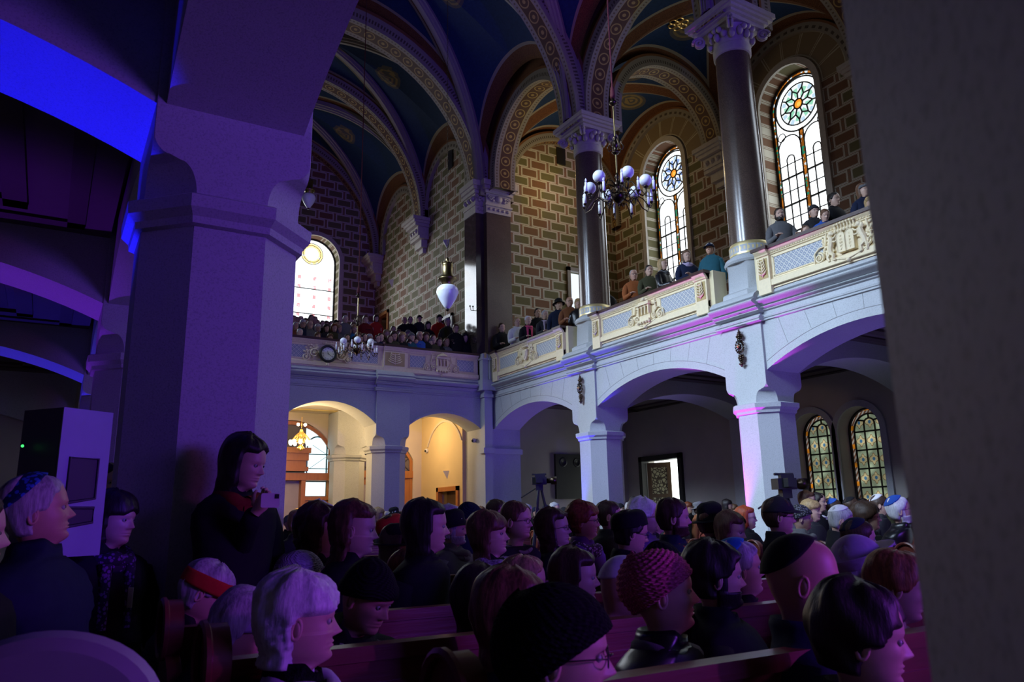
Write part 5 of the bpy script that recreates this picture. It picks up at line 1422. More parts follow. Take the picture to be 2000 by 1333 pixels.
def build_beard(P, pose):
    def fn(t, z):
        a = abs(t)/PI*180; x, y = _skull(t, max(z, .03), P)
        c = smooth01((.068-z)/.01)*smooth01((105-a)/10)
        side = smooth01((a-62)/10)*smooth01((105-a)/10)*smooth01((.13-z)/.01); c = max(c, side*.8)*smooth01((z+.016)/.014)
        lip = gz(x, 0, .017)*gz(z, .052, .008)*(1 if a < 60 else 0)
        return (.008+.006*smooth01((.03-z)/.03))*c*(1-lip)-.014*(1-c)-.012*lip
    mb = MB(); n = 52; th = thetas(n); rows = []
    for i in range(26):
        z = .13-(.150)*i/25; r = []
        for t in th:
            x, y = head_pt(t, z, P); o = fn(t, z); nr = Vector((x, y, 0)).normalized(); r.append(Vector((x, y, z))+nr*o+Vector((0, 0, 0)))
        rows.append(r)
    add_loft(mb, rows, pose, w=1); return mb
def cap_dome(pose, P, tilt, a_max, offs, n=36, m=14, ribs=0, edge=.0, fn=None, seed=0):
    """cap over the skull: polar patch around an axis tilted backwards by tilt (rad)"""
    mb = MB(); C = Vector((0, -.002, .128)); Rr = Vector((.079*P.get('wide', 1), .1035, .109)); Mx = Matrix.Rotation(tilt, 3, 'X'); rows = []
    for i in range(m+1):
        a = a_max*i/m; r = []
        for k in range(n):
            b = 2*PI*k/n; d = Mx @ Vector((sin(a)*sin(b), sin(a)*cos(b), cos(a)))
            q = 1/math.sqrt((d.x/Rr.x)**2+(d.y/Rr.y)**2+(d.z/Rr.z)**2); o = offs(a/a_max, b)
            if ribs: o += .0016*cos(b*ribs)
            r.append(pose(C+d*(q+o), 1))
        rows.append(r)
    # inner rim
    r = []
    for k in range(n):
        b = 2*PI*k/n; d = Mx @ Vector((sin(a_max)*sin(b), sin(a_max)*cos(b), cos(a_max))); q = 1/math.sqrt((d.x/Rr.x)**2+(d.y/Rr.y)**2+(d.z/Rr.z)**2)
        r.append(pose(C+d*(q-.004), 1))
    rows.append(r); mb.grid(rows, 0, True); return mb
def brim(pose, tilt, a_max, w, droop=.0, P={}, up=0, front=0, n=36):
    mb = MB(); C = Vector((0, -.002, .128)); Rr = Vector((.079, .1035, .109)); Mx = Matrix.Rotation(tilt, 3, 'X'); rows = [[], [], [], []]
    for k in range(n):
        b = 2*PI*k/n; d = Mx @ Vector((sin(a_max)*sin(b), sin(a_max)*cos(b), cos(a_max))); q = 1/math.sqrt((d.x/Rr.x)**2+(d.y/Rr.y)**2+(d.z/Rr.z)**2)+.008
        e = Mx @ Vector((sin(b), cos(b), 0)); u = Mx @ Vector((0, 0, 1)); ww = w*(1 if not front else max(.02, cos(b))**1.0 if cos(b) > 0 else .02)
        p = C+d*q
        for j, (s_, h) in enumerate(((0, .006), (1, .004), (1, -.001), (0, -.004))): rows[j].append(pose(p+e*ww*s_+u*(h+(up-droop)*s_*ww*(1)), 1))
    mb.grid(rows, 0, True); return mb
CAPS = {
 'beanie': lambda P, po: cap_dome(po, P, R(16), R(92), lambda a, b: .013+.012*(1-a)**2+(.006 if a > .78 else 0), ribs=30),
 'knit': lambda P, po: cap_dome(po, P, R(30), R(98), lambda a, b: .014+.020*smooth01((1-a)*2)*(1-.9*cos(b))*.6+(.002*sin(a*80)), n=72, m=60, ribs=22),
 'ribbed': lambda P, po: cap_dome(po, P, R(34), R(103), lambda a, b: .018+.010*smooth01((1-a)*3)*(1-cos(b))*.6, n=100, m=24, ribs=34),
 'slouch': lambda P, po: cap_dome(po, P, R(28), R(96), lambda a, b: .013+.022*(1-a)*(1-cos(b))*.5+.004*sin(a*5), n=48),
 'kippah': lambda P, po: cap_dome(po, P, R(24), R(46), lambda a, b: (.021 if P.get('hair') else .009)+.004*(1-a)),
 'kippah_big': lambda P, po: cap_dome(po, P, R(34), R(56), lambda a, b: (.020 if P.get('hair') else .009)+.003*(1-a)),
 'beret': lambda P, po: cap_dome(po, P, R(18), R(80), lambda a, b: .013+.022*smooth01(1-abs(a-.55)/.45)),
 'trilby': lambda P, po: cap_dome(po, P, R(8), R(84), lambda a, b: .014+.030*smooth01((.75-a)/.3)-.012*smooth01((.25-a)/.2)),
 'bucket': lambda P, po: cap_dome(po, P, R(14), R(80), lambda a, b: .018+.014*smooth01(1-a)),
 'flat': lambda P, po: cap_dome(po, P, R(6), R(78), lambda a, b: .014+.010*(1-a)-.0*cos(b)),
 'cap': lambda P, po: cap_dome(po, P, R(4), R(82), lambda a, b: .010+.006*(1-a)),
}
BRIMS = {'trilby': (R(8), R(84), .055, .1), 'bucket': (R(14), R(80), .060, -.8), 'flat': (R(6), R(78), .055, .35, True), 'cap': (R(4), R(82), .07, .25, True), 'captain': (R(4), R(78), .04, .2, True)}
CAPS['captain'] = CAPS['flat']
def build_glasses(pose):
    mb = MB()
    for sg in (-1, 1):
        pts = [(sg*.031+.0215*cos(a), .103-.10*((sg*.031+.0215*cos(a))**2)*9, .115+.0165*sin(a)) for a in [2*PI*i/16 for i in range(17)]]
        mb.tube([pose(p, 1) for p in pts], .0016*pose.sc, 5, cap=False)
        mb.tube([pose(p, 1) for p in [(sg*.052, .100, .118), (sg*.074, .078, .120), (sg*.080, .0, .114), (sg*.079, -.012, .104)]], .0016*pose.sc, 5)
    mb.tube([pose(p, 1) for p in [(-.010, .106, .117), (0, .112, .119), (.010, .106, .117)]], .0016*pose.sc, 5); return mb
def build_scarf(pose, seed, tails=True, r=.034):
    mb = MB(); pts = []
    for i in range(33):
        a = 2*PI*i/32; pts.append(pose((.088*sin(a), .012+.088*cos(a)+.0, -.060-.020*cos(a)+.008*sin(3*a+seed)), .15))
    mb.tube(pts, [(r*(1+.14*sin(i*.9+seed)))*pose.sc for i in range(33)], 10, cap=False)
    pts = [pose((.082*sin(2*PI*i/32+.3), .012+.085*cos(2*PI*i/32+.3), -.098-.012*cos(2*PI*i/32)), .05) for i in range(33)]
    mb.tube(pts, [(r*.9)*pose.sc for i in range(33)], 10, cap=False)
    if tails:
        for sg in (-1, 1):
            P = []
            for i in range(9):
                z = -.09-.05*i; P.append([pose((sg*.055+u*.035, .115+.012*cos(u*PI)+e, z), 0) for u, e in ((-1, 0), (-.4, .016), (.4, .016), (1, 0), (.4, -.006), (-.4, -.006))])
            mb.grid(P, 0, True)
    return mb
def build_legs(P, pose, seated, floor_z=0):
    mb = MB(); s = pose.sc
    hz = pose((0, 0, -.60), 0)
    for sg in (-1, 1):
        if seated: pts = [Vector((sg*.09, hz.y, hz.z+.02)), Vector((sg*.10, hz.y+.22, hz.z+.03)), Vector((sg*.11, hz.y+.42, hz.z+.01)), Vector((sg*.11, hz.y+.44, hz.z-.2)), Vector((sg*.11, hz.y+.43, .07))]; rr = [.085, .08, .062, .055, .045]
        else: pts = [Vector((sg*.09, hz.y, hz.z+.05)), Vector((sg*.10, hz.y+.01, hz.z*.72)), Vector((sg*.10, hz.y+.015, hz.z*.5)), Vector((sg*.105, hz.y, .07))]; rr = [.09, .078, .06, .05]
        mb.tube(pts, rr, 10)
    return mb
def build_shoes(pose, seated):
    mb = MB(); hz = pose((0, 0, -.60), 0); y = hz.y+(.43 if seated else .0)
    for sg in (-1, 1): mb.tube([(sg*.11, y-.07, .045), (sg*.11, y+.02, .05), (sg*.115, y+.12, .038), (sg*.118, y+.19, .03)], [.042, .045, .042, .03], 10)
    return mb
# materials for people
def skin_mat(n, c):
    t = NT(n); o = t.obj(); nz = t.noise(55, 3, o); return t.bsdf(t.mix(nz, tuple(x*.86 for x in c), c), .48, 0, .45, bump=nz, bs=.12, bd=.002)
SK = {'pale': skin_mat('skin_pale', (.58, .37, .28)), 'rosy': skin_mat('skin_rosy', (.52, .29, .21)), 'tan': skin_mat('skin_tan', (.42, .25, .17))}
EYEW = plain('eye_white', (.32, .30, .29), .35); EYED = plain('iris_dark', (.03, .025, .02), .15)
def hair_mat(n, c, c2=None):
    t = NT(n); o = t.obj(); mp = t.n('ShaderNodeMapping'); mp.inputs['Scale'].default_value = (110, 110, 16); t.L(o, mp.inputs[0])
    nz = t.noise(1, 3, mp.outputs[0], .6); c2 = c2 or tuple(x*.45 for x in c)
    return t.bsdf(t.mix(t.ramp(nz, [(.35, (0, 0, 0)), (.65, (1, 1, 1))]), c2, c), .5, 0, .35, bump=nz, bs=.5, bd=.004)
HM = {'black': hair_mat('hair_black', (.022, .016, .014)), 'dark': hair_mat('hair_dark_brown', (.06, .030, .017)), 'brown': hair_mat('hair_brown', (.15, .07, .035)), 'auburn': hair_mat('hair_auburn', (.22, .06, .02)),
      'red': hair_mat('hair_red', (.50, .09, .02)), 'blond': hair_mat('hair_blond', (.48, .32, .14)), 'ginger': hair_mat('hair_ginger', (.36, .15, .05)), 'grey': hair_mat('hair_grey', (.45, .45, .46), (.26, .26, .27)), 'white': hair_mat('hair_white', (.70, .70, .73), (.50, .50, .54))}
CLC = {}
def cloth(c, kind_='cloth'):
    key = (c, kind_)
    if key in CLC: return CLC[key]
    t = NT('%s_%d' % (kind_, len(CLC))); o = t.obj()
    if kind_ == 'knit':
        s = t.sep(o); w = t.M('MULTIPLY', t.M('SINE', t.M('MULTIPLY', s[2], 520)), t.M('SINE', t.M('MULTIPLY', t.M('ADD', s[0], s[1]), 420)))
        CLC[key] = t.bsdf(t.mix(t.M('MULTIPLY', t.M('ADD', w, 1), .5), tuple(x*.5 for x in c), c), .9, 0, .1, bump=w, bs=.7, bd=.004)
    elif kind_ == 'pattern':
        v = t.n('ShaderNodeTexVoronoi'); v.inputs['Scale'].default_value = 55; t.L(o, v.inputs['Vector'])
        CLC[key] = t.bsdf(t.mix(t.M('LESS_THAN', v.outputs[0], .42), tuple(x*.15 for x in c), c), .85, 0, .2)
    elif kind_ == 'puffer': nz = t.noise(6, 3, o); CLC[key] = t.bsdf(t.mix(nz, tuple(x*.7 for x in c), c), .32, 0, .5, bump=nz, bs=.4)
    elif kind_ == 'fur': nz = t.noise(45, 4, o, .7); CLC[key] = t.bsdf(t.mix(t.ramp(nz, [(.4, (0, 0, 0)), (.6, (1, 1, 1))]), tuple(x*.25 for x in c), c), .9, 0, .1, bump=nz, bs=1, bd=.02)
    else: nz = t.noise(28, 4, o); CLC[key] = t.bsdf(t.mix(nz, tuple(x*.7 for x in c), c), .85, 0, .2, bump=nz, bs=.25, bd=.01)
    return CLC[key]
COLR = {'black': (.010, .010, .013), 'charcoal': (.03, .03, .035), 'navy': (.012, .018, .05), 'grey': (.14, .14, .15), 'lightgrey': (.35, .35, .38), 'white': (.75, .75, .78), 'cream': (.55, .50, .42), 'pink': (.62, .13, .25), 'hotpink': (.75, .09, .22),
        'red': (.50, .03, .02), 'darkred': (.18, .012, .012), 'orange': (.62, .13, .02), 'brown': (.20, .075, .03), 'olive': (.06, .06, .03), 'blue': (.03, .10, .45), 'skyblue': (.03, .22, .55), 'purple': (.16, .06, .28), 'lavender': (.52, .42, .62), 'green': (.02, .08, .05), 'beige': (.38, .30, .22), 'teal': (.02, .10, .14), 'rust': (.33, .10, .03)}
def C_(n, k='cloth'): return cloth(COLR[n], k)
MCACHE = {}
def person_parts(P, pose, fine, seated, key=None):
    """returns list of (name, mesh, materials, parentname)"""
    if key is not None and key in MCACHE: return MCACHE[key]
    out = []; seed = P.get('seed', 1)
    def mk(nm, mb, smooth=True):
        me = mb.mesh(nm); bm = bmesh.new(); bm.from_mesh(me); bmesh.ops.recalc_face_normals(bm, faces=bm.faces); bm.to_mesh(me); bm.free()
        me.polygons.foreach_set('use_smooth', [True]*len(me.polygons)); return me
    out.append(('body', mk('body', build_body(P, pose, fine)), 'skin', None))
    if P.get('hair'): out.append(('hair', mk('hair', build_hair(P, pose, P['hair'], seed, fine)), 'hair', None))
    out.append(('coat', mk('coat', build_coat(P, pose, seed, fine)), 'coat', None))
    if P.get('legs', True): out.append(('trousers', mk('trousers', build_legs(P, pose, seated)), 'trousers', None)); out.append(('shoes', mk('shoes', build_shoes(pose, seated)), 'shoes', 'trousers'))
    if P.get('beard'): out.append(('beard', mk('beard', build_beard(P, pose)), 'beard', None))
    h = P.get('hat')
    if h:
        out.append(('hat', mk('hat', CAPS[h](P, pose)), 'hat', None))
        if h in BRIMS:
            b = BRIMS[h]; out.append(('brim', mk('brim', brim(pose, b[0], b[1], b[2], b[3], P, front=len(b) > 4)), 'hat', 'hat'))
        if h == 'bucket': pass
    if P.get('headband'):
        out.append(('headband', mk('headband', shell(pose, P, .175, .125, 6, lambda t, z: .024, 40, wf=lambda p: 1.0)), 'band', None))
    if P.get('glasses'): out.append(('glasses', mk('glasses', build_glasses(pose)), 'frame', None))
    if P.get('scarf'): out.append(('scarf', mk('scarf', build_scarf(pose, seed, P.get('tails', False), P.get('sr', .034))), 'scarf', None))
    if P.get('shirt'): out.append(('shirt_collar', mk('shirt_collar', build_scarf(pose, seed, False, .014) if P['shirt'] != 'roll' else build_scarf(pose, seed, False, .022)), 'shirt', None))
    if key is not None: MCACHE[key] = out
    return out
def make_person(P, loc, rz, label, mats, pose, fine, seated, group=None, key=None, scale=1.0):
    t = empty('person', loc, rz, label, 'person', group); t.scale = (scale,)*3
    made = {}
    for nm, me, slot, par in person_parts(P, pose, fine, seated, key):
        o = bpy.data.objects.new(nm, me); link(o, made.get(par, t)); made[nm] = o
        ms = [SK[mats.get('skin', 'pale')], EYEW, EYED] if slot == 'skin' else [{'hair': lambda: HM[mats.get('hair', 'brown')], 'beard': lambda: HM[mats.get('beard', mats.get('hair', 'brown'))], 'coat': lambda: C_(*mats.get('coat', ('black',))),
              'trousers': lambda: C_(*mats.get('trousers', ('charcoal',))), 'shoes': lambda: M['black'], 'hat': lambda: C_(*mats.get('hat', ('black',))), 'band': lambda: C_('red'), 'frame': lambda: M['black'], 'scarf': lambda: C_(*mats.get('scarf', ('grey',))),
              'shirt': lambda: C_(*mats.get('shirt', ('white',)))}[slot]()]
        if len(me.materials) == 0:
            for m_ in ms: me.materials.append(m_)
        for i, m_ in enumerate(ms):
            o.material_slots[i].link = 'OBJECT'; o.material_slots[i].material = m_
    return t
ROWBASE = [1.25+.83*k for k in range(18)]
def near(x, y, h, al, label, mats=None, pitch=0, roll=0, ba=None, hatlift=0, stand=False, D=None, floor=0, fine=True, hs=1.0, base=None, **P):
    """x,y: pixel of the bare crown (head centre column); h: crown to chin in pixels; al: facing angle clockwise from the viewing direction"""
    D = D or .2352*FPX*hs/h; p = at_D(x, y, D); az_v = math.atan2(p.x, p.y); az_h = az_v+R(al)
    az_b = az_v+R(ba) if ba is not None else az_v+R(al+min(35, max(-35, (180-math.degrees(az_v)-al)*.55)))
    chin = p.z-.2352*hs-floor; seated = not stand
    if seated:
        by = min(ROWBASE, key=lambda v: abs(v-p.y)) if base is None else base; dy = p.y-by; dy = max(-.33, min(.33, dy))
    else: dy = 0
    # lean in world -> local of body
    rz = -az_b; lx, ly = (dy*sin(rz), dy*cos(rz)) if seated else (0, 0)
    pose = Pose(chin, yaw=(az_b-az_h), pitch=R(pitch), roll=R(roll), lean=(lx, ly), sc=hs, hip=.47 if seated else max(.75, chin-.66*hs))
    P.setdefault('seed', int(x*7+y) % 97)
    if 'armworld' in P:
        sg, E_, W_, hd, hn, cu = P.pop('armworld'); Ri = Matrix.Rotation(-rz, 3, 'Z'); k = (chin-pose.hip-.2)/.42; aa = [ARM['down'], ARM['down']]
        def loc_(q):
            v = Ri @ (Vector(q)-Vector((p.x, p.y, floor))); z = v.z-chin
            if z < -.2: z = -.2+(z+.2)/k
            return (v.x*sg/hs, v.y/hs, z/hs)
        aa[0 if sg < 0 else 1] = (loc_(E_), loc_(W_), 0); P['arms'] = aa; P['handpose'] = {sg: (Ri @ Vector(hd), Ri @ Vector(hn), cu)}
    return make_person(P, (p.x, p.y, floor), rz, label, mats or {}, pose, fine, seated)
def m(**k): return k
S_ = near
# ---- foreground rows (ground floor)
S_(1078, 1158, 224, 92, 'person in a black ribbed knit hat, nearest the camera, face lit bright violet', m(hat=('black', 'knit'), coat=('black',), hair='dark'), hat='ribbed', glasses=1, hair=None, pitch=-2)
S_(1664, 1150, 178, 84, 'dark-haired person with violet-lit face, lowest at the right beside the near pier', m(hair='black', coat=('black',)), hair='short', fem=1, vol=2.0, pitch=-4, fringe=1)
S_(588, 1133, 154, 92, 'woman with wavy grey hair and a grey scarf at the bottom left', m(hair='white', coat=('black', 'fur'), scarf=('lavender',)), hair='bob', vol=1.25, fem=1, fat=1, scarf=1, old=1, curl=1, fringe=1, sr=.034, open=92, hs=.93, bulk=1.1)
S_(1292, 1084, 142, 84, 'woman in a pink knitted hat looking right', m(hat=('pink', 'knit'), coat=('black', 'puffer'), skin='pale'), hat='knit', fem=1, pitch=4, hair=None, quilt=1, scarf=1, sr=.03)
S_(1552, 1050, 158, 83, 'bald man in a black and blue kippah with a dark coat', m(hat=('black',), coat=('navy',), skin='rosy'), hat='kippah_big', hair=None, hs=1.05, pitch=-3, bulk=1.1)
S_(1728, 1078, 124, 82, 'short-haired ginger person with a beige coat collar beside the near pier', m(hair='ginger', coat=('beige',)), hair='short', pitch=-10, fringe=1)
S_(1200, 1087, 112, 66, 'bald man with glasses in a white kippah and open white collar', m(hat=('white',), coat=('black',), shirt=('white',), skin='rosy'), hat='kippah_big', glasses=1, shirt='w', collar=0, pitch=-16, hair=None)
S_(1392, 1066, 116, 78, 'dark-haired bearded man in front of the orange cap', m(hair='black', coat=('black',), beard='black'), hair='short', vol=2.0, beard=1)
S_(1444, 1060, 100, 76, 'grey-haired man with a pale blue kippah behind the bearded man', m(hair='grey', hat=('skyblue',), coat=('charcoal',)), hair='short', hat='kippah', pitch=6)
S_(1378, 1060, 80, 70, 'person in an orange cap mostly hidden behind the bearded man', m(hat=('rust',), coat=('charcoal',), hair='dark'), hat='slouch', hair='short')
S_(1676, 1060, 112, 66, 'woman in a lavender brimmed hat', m(hat=('lavender',), coat=('grey',), hair='grey'), hat='bucket', fem=1, hair='short', pitch=2, scarf=1)
S_(696, 1092, 122, 128, 'man in a black beanie looking down, beside the grey-haired woman', m(hat=('black', 'knit'), coat=('black',), shirt=('lightgrey',), skin='rosy'), hat='beanie', hair=None, pitch=-24, shirt='w', bulk=1.1, old=1)
S_(806, 1080, 90, 108, 'woman with a short reddish bob and rimless glasses', m(hair='auburn', coat=('charcoal', 'pattern')), hair='bob', fringe=1, fem=1, glasses=1, vol=.8, pitch=3)
S_(690, 987, 92, 98, 'woman with long wavy hair and an earring in profile', m(hair='brown', coat=('black',)), hair='long', fem=1, fat=.6, vol=1.2, curl=1, pitch=-4, open=90)
S_(832, 982, 92, 86, 'woman with straight dark hair in profile, taller than her neighbours', m(hair='black', coat=('black',)), hair='mid', fem=1, pitch=0, vol=.9)
S_(958, 1006, 76, 106, 'woman with brown bangs and a violet fur collar', m(hair='brown', coat=('black',), scarf=('lavender', 'fur')), hair='mid', fringe=1, fem=1, scarf=1, sr=.045, fat=1, pitch=4, vol=1.2)
S_(1008, 983, 68, 118, 'short-haired man with dark-framed glasses and an open shirt collar', m(hair='brown', coat=('charcoal',), shirt=('lightgrey',)), hair='short', glasses=1, shirt='w', collar=0)
S_(1085, 1000, 66, 104, 'woman with long dark curly hair and glasses', m(hair='dark', coat=('black',)), hair='long', fem=1, curl=1, glasses=1, vol=1.4, pitch=6)
S_(1138, 985, 64, 98, 'woman with short curly reddish hair, glasses and a patterned scarf', m(hair='auburn', coat=('purple',), scarf=('lavender', 'pattern')), hair='curly_short', fem=1, glasses=1, scarf=1, fringe=1)
S_(1222, 1000, 76, 74, 'person in a large black beret leaning forward', m(hat=('black',), hair='black', coat=('black',)), hat='beret', glasses=1, hair='short', pitch=-10)
S_(1312, 976, 70, 84, 'bearded man with an orange-lined hood and navy jacket', m(hair='dark', coat=('navy',), scarf=('orange',), beard='dark'), hair='short', beard=1, scarf=1, sr=.022, bulk=1.15)
S_(1388, 990, 60, 48, 'person in a black felt hat seen from behind', m(hat=('black',), coat=('black',), shirt=('lightgrey',)), hat='trilby', hair='short', shirt='w')
S_(1420, 1004, 62, 112, 'woman with a brown bob and patterned scarf looking down', m(hair='brown', coat=('black',), scarf=('lavender', 'pattern')), hair='bob', fem=1, scarf=1, pitch=-10)
S_(1516, 976, 64, 80, 'man in a dark flat cap and glasses with a dark coat', m(hat=('charcoal',), coat=('black',), hair='dark'), hat='flat', glasses=1, hair='short', pitch=-3)
S_(1456, 992, 40, 92, 'woman with bright red hair and dark glasses', m(hair='red', coat=('black',)), hair='bob', fem=1, glasses=1, fine=False)
S_(1562, 990, 44, 86, 'woman in a black patterned knit hat and grey scarf', m(hat=('grey', 'pattern'), coat=('grey',), scarf=('grey',)), hat='beanie', fem=1, scarf=1, hair=None, fine=False)
S_(1583, 979, 38, 110, 'woman with blond bangs behind the patterned knit hat', m(hair='blond', coat=('charcoal',)), hair='bob', fringe=1, fem=1, fine=False)
S_(1632, 990, 50, 78, 'grey-haired man bowing his head under a white kippah', m(hair='grey', hat=('white',), coat=('black',)), hair='short', hat='kippah', pitch=-14, fine=False)
S_(1692, 986, 48, 88, 'woman with dark curly hair and glasses near the right pier', m(hair='dark', coat=('black',)), hair='curly_short', fem=1, glasses=1, vol=1.4, fringe=1, fine=False)
S_(1716, 969, 36, 88, 'man with glasses and a white kippah behind the curly-haired woman', m(hair='dark', hat=('white',), coat=('charcoal',)), hair='short', hat='kippah', glasses=1, fine=False)
S_(1757, 972, 50, 80, 'man with a white beard, glasses and a blue kippah beside the near pier', m(hair='white', hat=('blue',), coat=('black', 'puffer'), beard='white'), hair='short', hat='kippah', glasses=1, beard=1, pitch=8, fine=False)
S_(1628, 977, 34, 80, 'man with a patterned kippah in front of the left low stained window', m(hair='dark', hat=('blue',), coat=('charcoal',)), hair='short', hat='kippah', fine=False)
S_(1662, 974, 34, 84, 'man with glasses and a black kippah between the low stained windows', m(hair='dark', hat=('black',), coat=('charcoal',)), hair='short', hat='kippah', glasses=1, fine=False)
S_(1674, 1018, 70, 70, 'dark-haired person with a blue-edged kippah behind the lavender hat', m(hair='dark', hat=('navy',), coat=('black',)), hair='short', hat='kippah', fine=False)
S_(1576, 962, 34, 100, 'woman with headphones standing behind the video camera', m(hair='brown', coat=('charcoal',)), hair='bob', fem=1, stand=True, fine=False, arms='down')
S_(1596, 964, 34, 110, 'dark-haired man standing beside the low stained window', m(hair='black', coat=('black',), shirt=('white',)), hair='short', stand=True, fine=False, arms='down', shirt='w')
S_(1292, 1066, 92, 62, 'person in a black beanie just behind the pink hat', m(hat=('black', 'knit'), coat=('black',)), hat='beanie', hair=None)
S_(1122, 1080, 94, 92, 'woman with a dark bob and a white turtleneck', m(hair='dark', coat=('black',), shirt=('white',)), hair='bob', fem=1, shirt='roll', vol=1.2)
S_(1022, 1090, 98, 90, 'woman with pulled-back blond hair behind the brown-haired head', m(hair='blond', coat=('black',)), hair='short', fem=1)
S_(1002, 1124, 150, 88, 'brown-haired person with bright forehead just above the black ribbed hat', m(hair='brown', coat=('black',)), hair='long', fem=1, vol=1.2)
S_(946, 1114, 120, 70, 'dark-haired head with a hairband left of the brown-haired person', m(hair='black', coat=('black',)), hair='mid', fem=1)
S_(587, 1083, 92, 86, 'person in a lavender ribbed knit hat under the standing woman', m(hat=('lavender', 'knit'), coat=('charcoal',)), hat='ribbed', hair=None, fem=1)
S_(436, 1150, 126, 104, 'person in a smooth pale beanie looking down at the lower left', m(hat=('lavender',), coat=('black',), hair='grey'), hat='slouch', hair='bob', fem=1, pitch=-32)
S_(378, 1093, 104, 96, 'grey-haired person with a red headband at the pew end', m(hair='grey', coat=('charcoal',)), hair='short', headband=1, fem=1, pitch=-26, fringe=1, vol=1.3)
S_(628, 997, 84, 100, 'woman with thick dark hair and a lavender collar left of the wavy profile', m(hair='dark', coat=('black',), shirt=('lavender',)), hair='bob', fem=1, vol=1.7, curl=1, shirt='roll')
S_(628, 986, 56, 100, 'white-haired person glowing blue behind the thick dark hair', m(hair='white', coat=('charcoal',)), hair='curly_short', fem=1, fringe=1, vol=1.4, fine=False)
S_(583, 998, 46, 128, 'fair-haired woman facing the camera beside the standing woman', m(hair='blond', coat=('charcoal',)), hair='short', fem=1, fringe=1, fine=False)
S_(766, 1010, 60, 60, 'person in a rust-red beret', m(hat=('red',), coat=('charcoal',), hair='dark'), hat='beret', hair='short')
S_(772, 1032, 70, 98, 'woman in a black brimmed hat in front of the red beret', m(hat=('black',), coat=('black',), hair='dark'), hat='trilby', hair='mid', fem=1, pitch=-8)
S_(880, 990, 46, 96, 'grey-haired head behind the man in a dark trilby', m(hair='grey', coat=('charcoal',)), hair='curly_short', fine=False)
S_(884, 1004, 58, 100, 'grey-bearded man in a dark trilby', m(hat=('black',), hair='grey', coat=('grey',), beard='grey'), hat='trilby', hair='short', beard=1, scarf=1)
S_(916, 986, 54, 92, 'man in a navy beanie', m(hat=('navy', 'knit'), coat=('navy',)), hat='beanie', hair=None)
S_(970, 978, 46, 112, 'dark-haired man with glasses in front of the blue corner pier', m(hair='dark', coat=('charcoal',)), hair='short', glasses=1, fine=False)
S_(1258, 981, 58, 92, 'elderly woman with fluffy white hair and glasses', m(hair='white', coat=('purple',)), hair='curly_short', fem=1, glasses=1, vol=1.5, old=1)
S_(1188, 981, 54, 88, 'dark-haired man behind the curly reddish hair', m(hair='dark', coat=('charcoal',)), hair='short')
S_(1275, 992, 48, 92, 'dark-haired woman squeezed behind the fluffy white hair', m(hair='black', coat=('black',)), hair='mid', fem=1, fine=False)
# standing people on the left
tw = S_(470, 857, 92, 122, 'woman with long dark hair standing by the pier and holding up a phone', m(hair='black', coat=('black',), scarf=('darkred',)), stand=True, hair='long', fem=1, pitch=-12, D=3.85, scarf=1, long_coat=1, vol=1.3, ba=150, bulk=1.05,
   armworld=(1, at_D(462, 1092, 3.72), at_D(496, 1006, 3.52), CR*.55+Vector((0, 0, .8)), CF+CR*.3, .75))
for o_ in tw.children:
    if o_.name.startswith('hair'): pass
ph = at_D(528, 978, 3.46); ph_e = empty('smartphone', ph, 0, 'white smartphone with dark camera bump held by the standing woman', 'phone')
zv = -(ph-Vector((0, 0, H))).normalized(); xv = CR.copy(); xv = (xv-zv*xv.dot(zv)).normalized(); yv = zv.cross(xv)
ph_e.matrix_world = Matrix(((xv.x, yv.x, zv.x, ph.x), (xv.y, yv.y, zv.y, ph.y), (xv.z, yv.z, zv.z, ph.z), (0, 0, 0, 1)))
q_ = MB(); rr_ = .007; hw_, hh_ = .040, .032
q_.prism([(sx*(hw_-rr_)+rr_*cos(a), sy*(hh_-rr_)+rr_*sin(a)) for sx, sy, a0 in ((1, 1, 0), (-1, 1, PI/2), (-1, -1, PI), (1, -1, 1.5*PI)) for a in [a0+PI/2*i/5 for i in range(6)]], lambda a, b, d: (a, b, d), -.004, .004)
q_.build('case', plain('phone_white', (.62, .60, .58), .3), ph_e); q_ = MB(); q_.box(.019, .037, .008, .028, .004, .006); q_.build('camera_bump', M['black'], ph_e)
S_(92, 934, 120, 92, 'elderly man in a blue kippah and dark quilted coat at the far left', m(hair='grey', hat=('blue', 'pattern'), coat=('navy',), skin='rosy'), stand=True, hair='short', hat='kippah_big', pitch=10, old=1, arms='down', quilt=1, bulk=1.18, D=2.72, ba=120, collar=2)
S_(222, 966, 86, 128, 'woman with a black bob and patterned scarf standing beside the loudspeaker', m(hair='black', coat=('black',), scarf=('purple', 'pattern')), stand=True, hair='bob', fringe=1, fem=1, scarf=1, tails=1, arms='down', D=3.75, long_coat=1, pitch=-4)
S_(212, 908, 78, 150, 'dark-haired man half hidden behind the loudspeaker', m(hair='black', coat=('black',)), stand=True, hair='short', arms='down', D=4.9, fine=False)
S_(-60, 965, 150, 92, 'dark coated person cut off by the left edge', m(hair='dark', coat=('black',)), stand=True, hair='short', arms='down', D=2.3, fine=False)
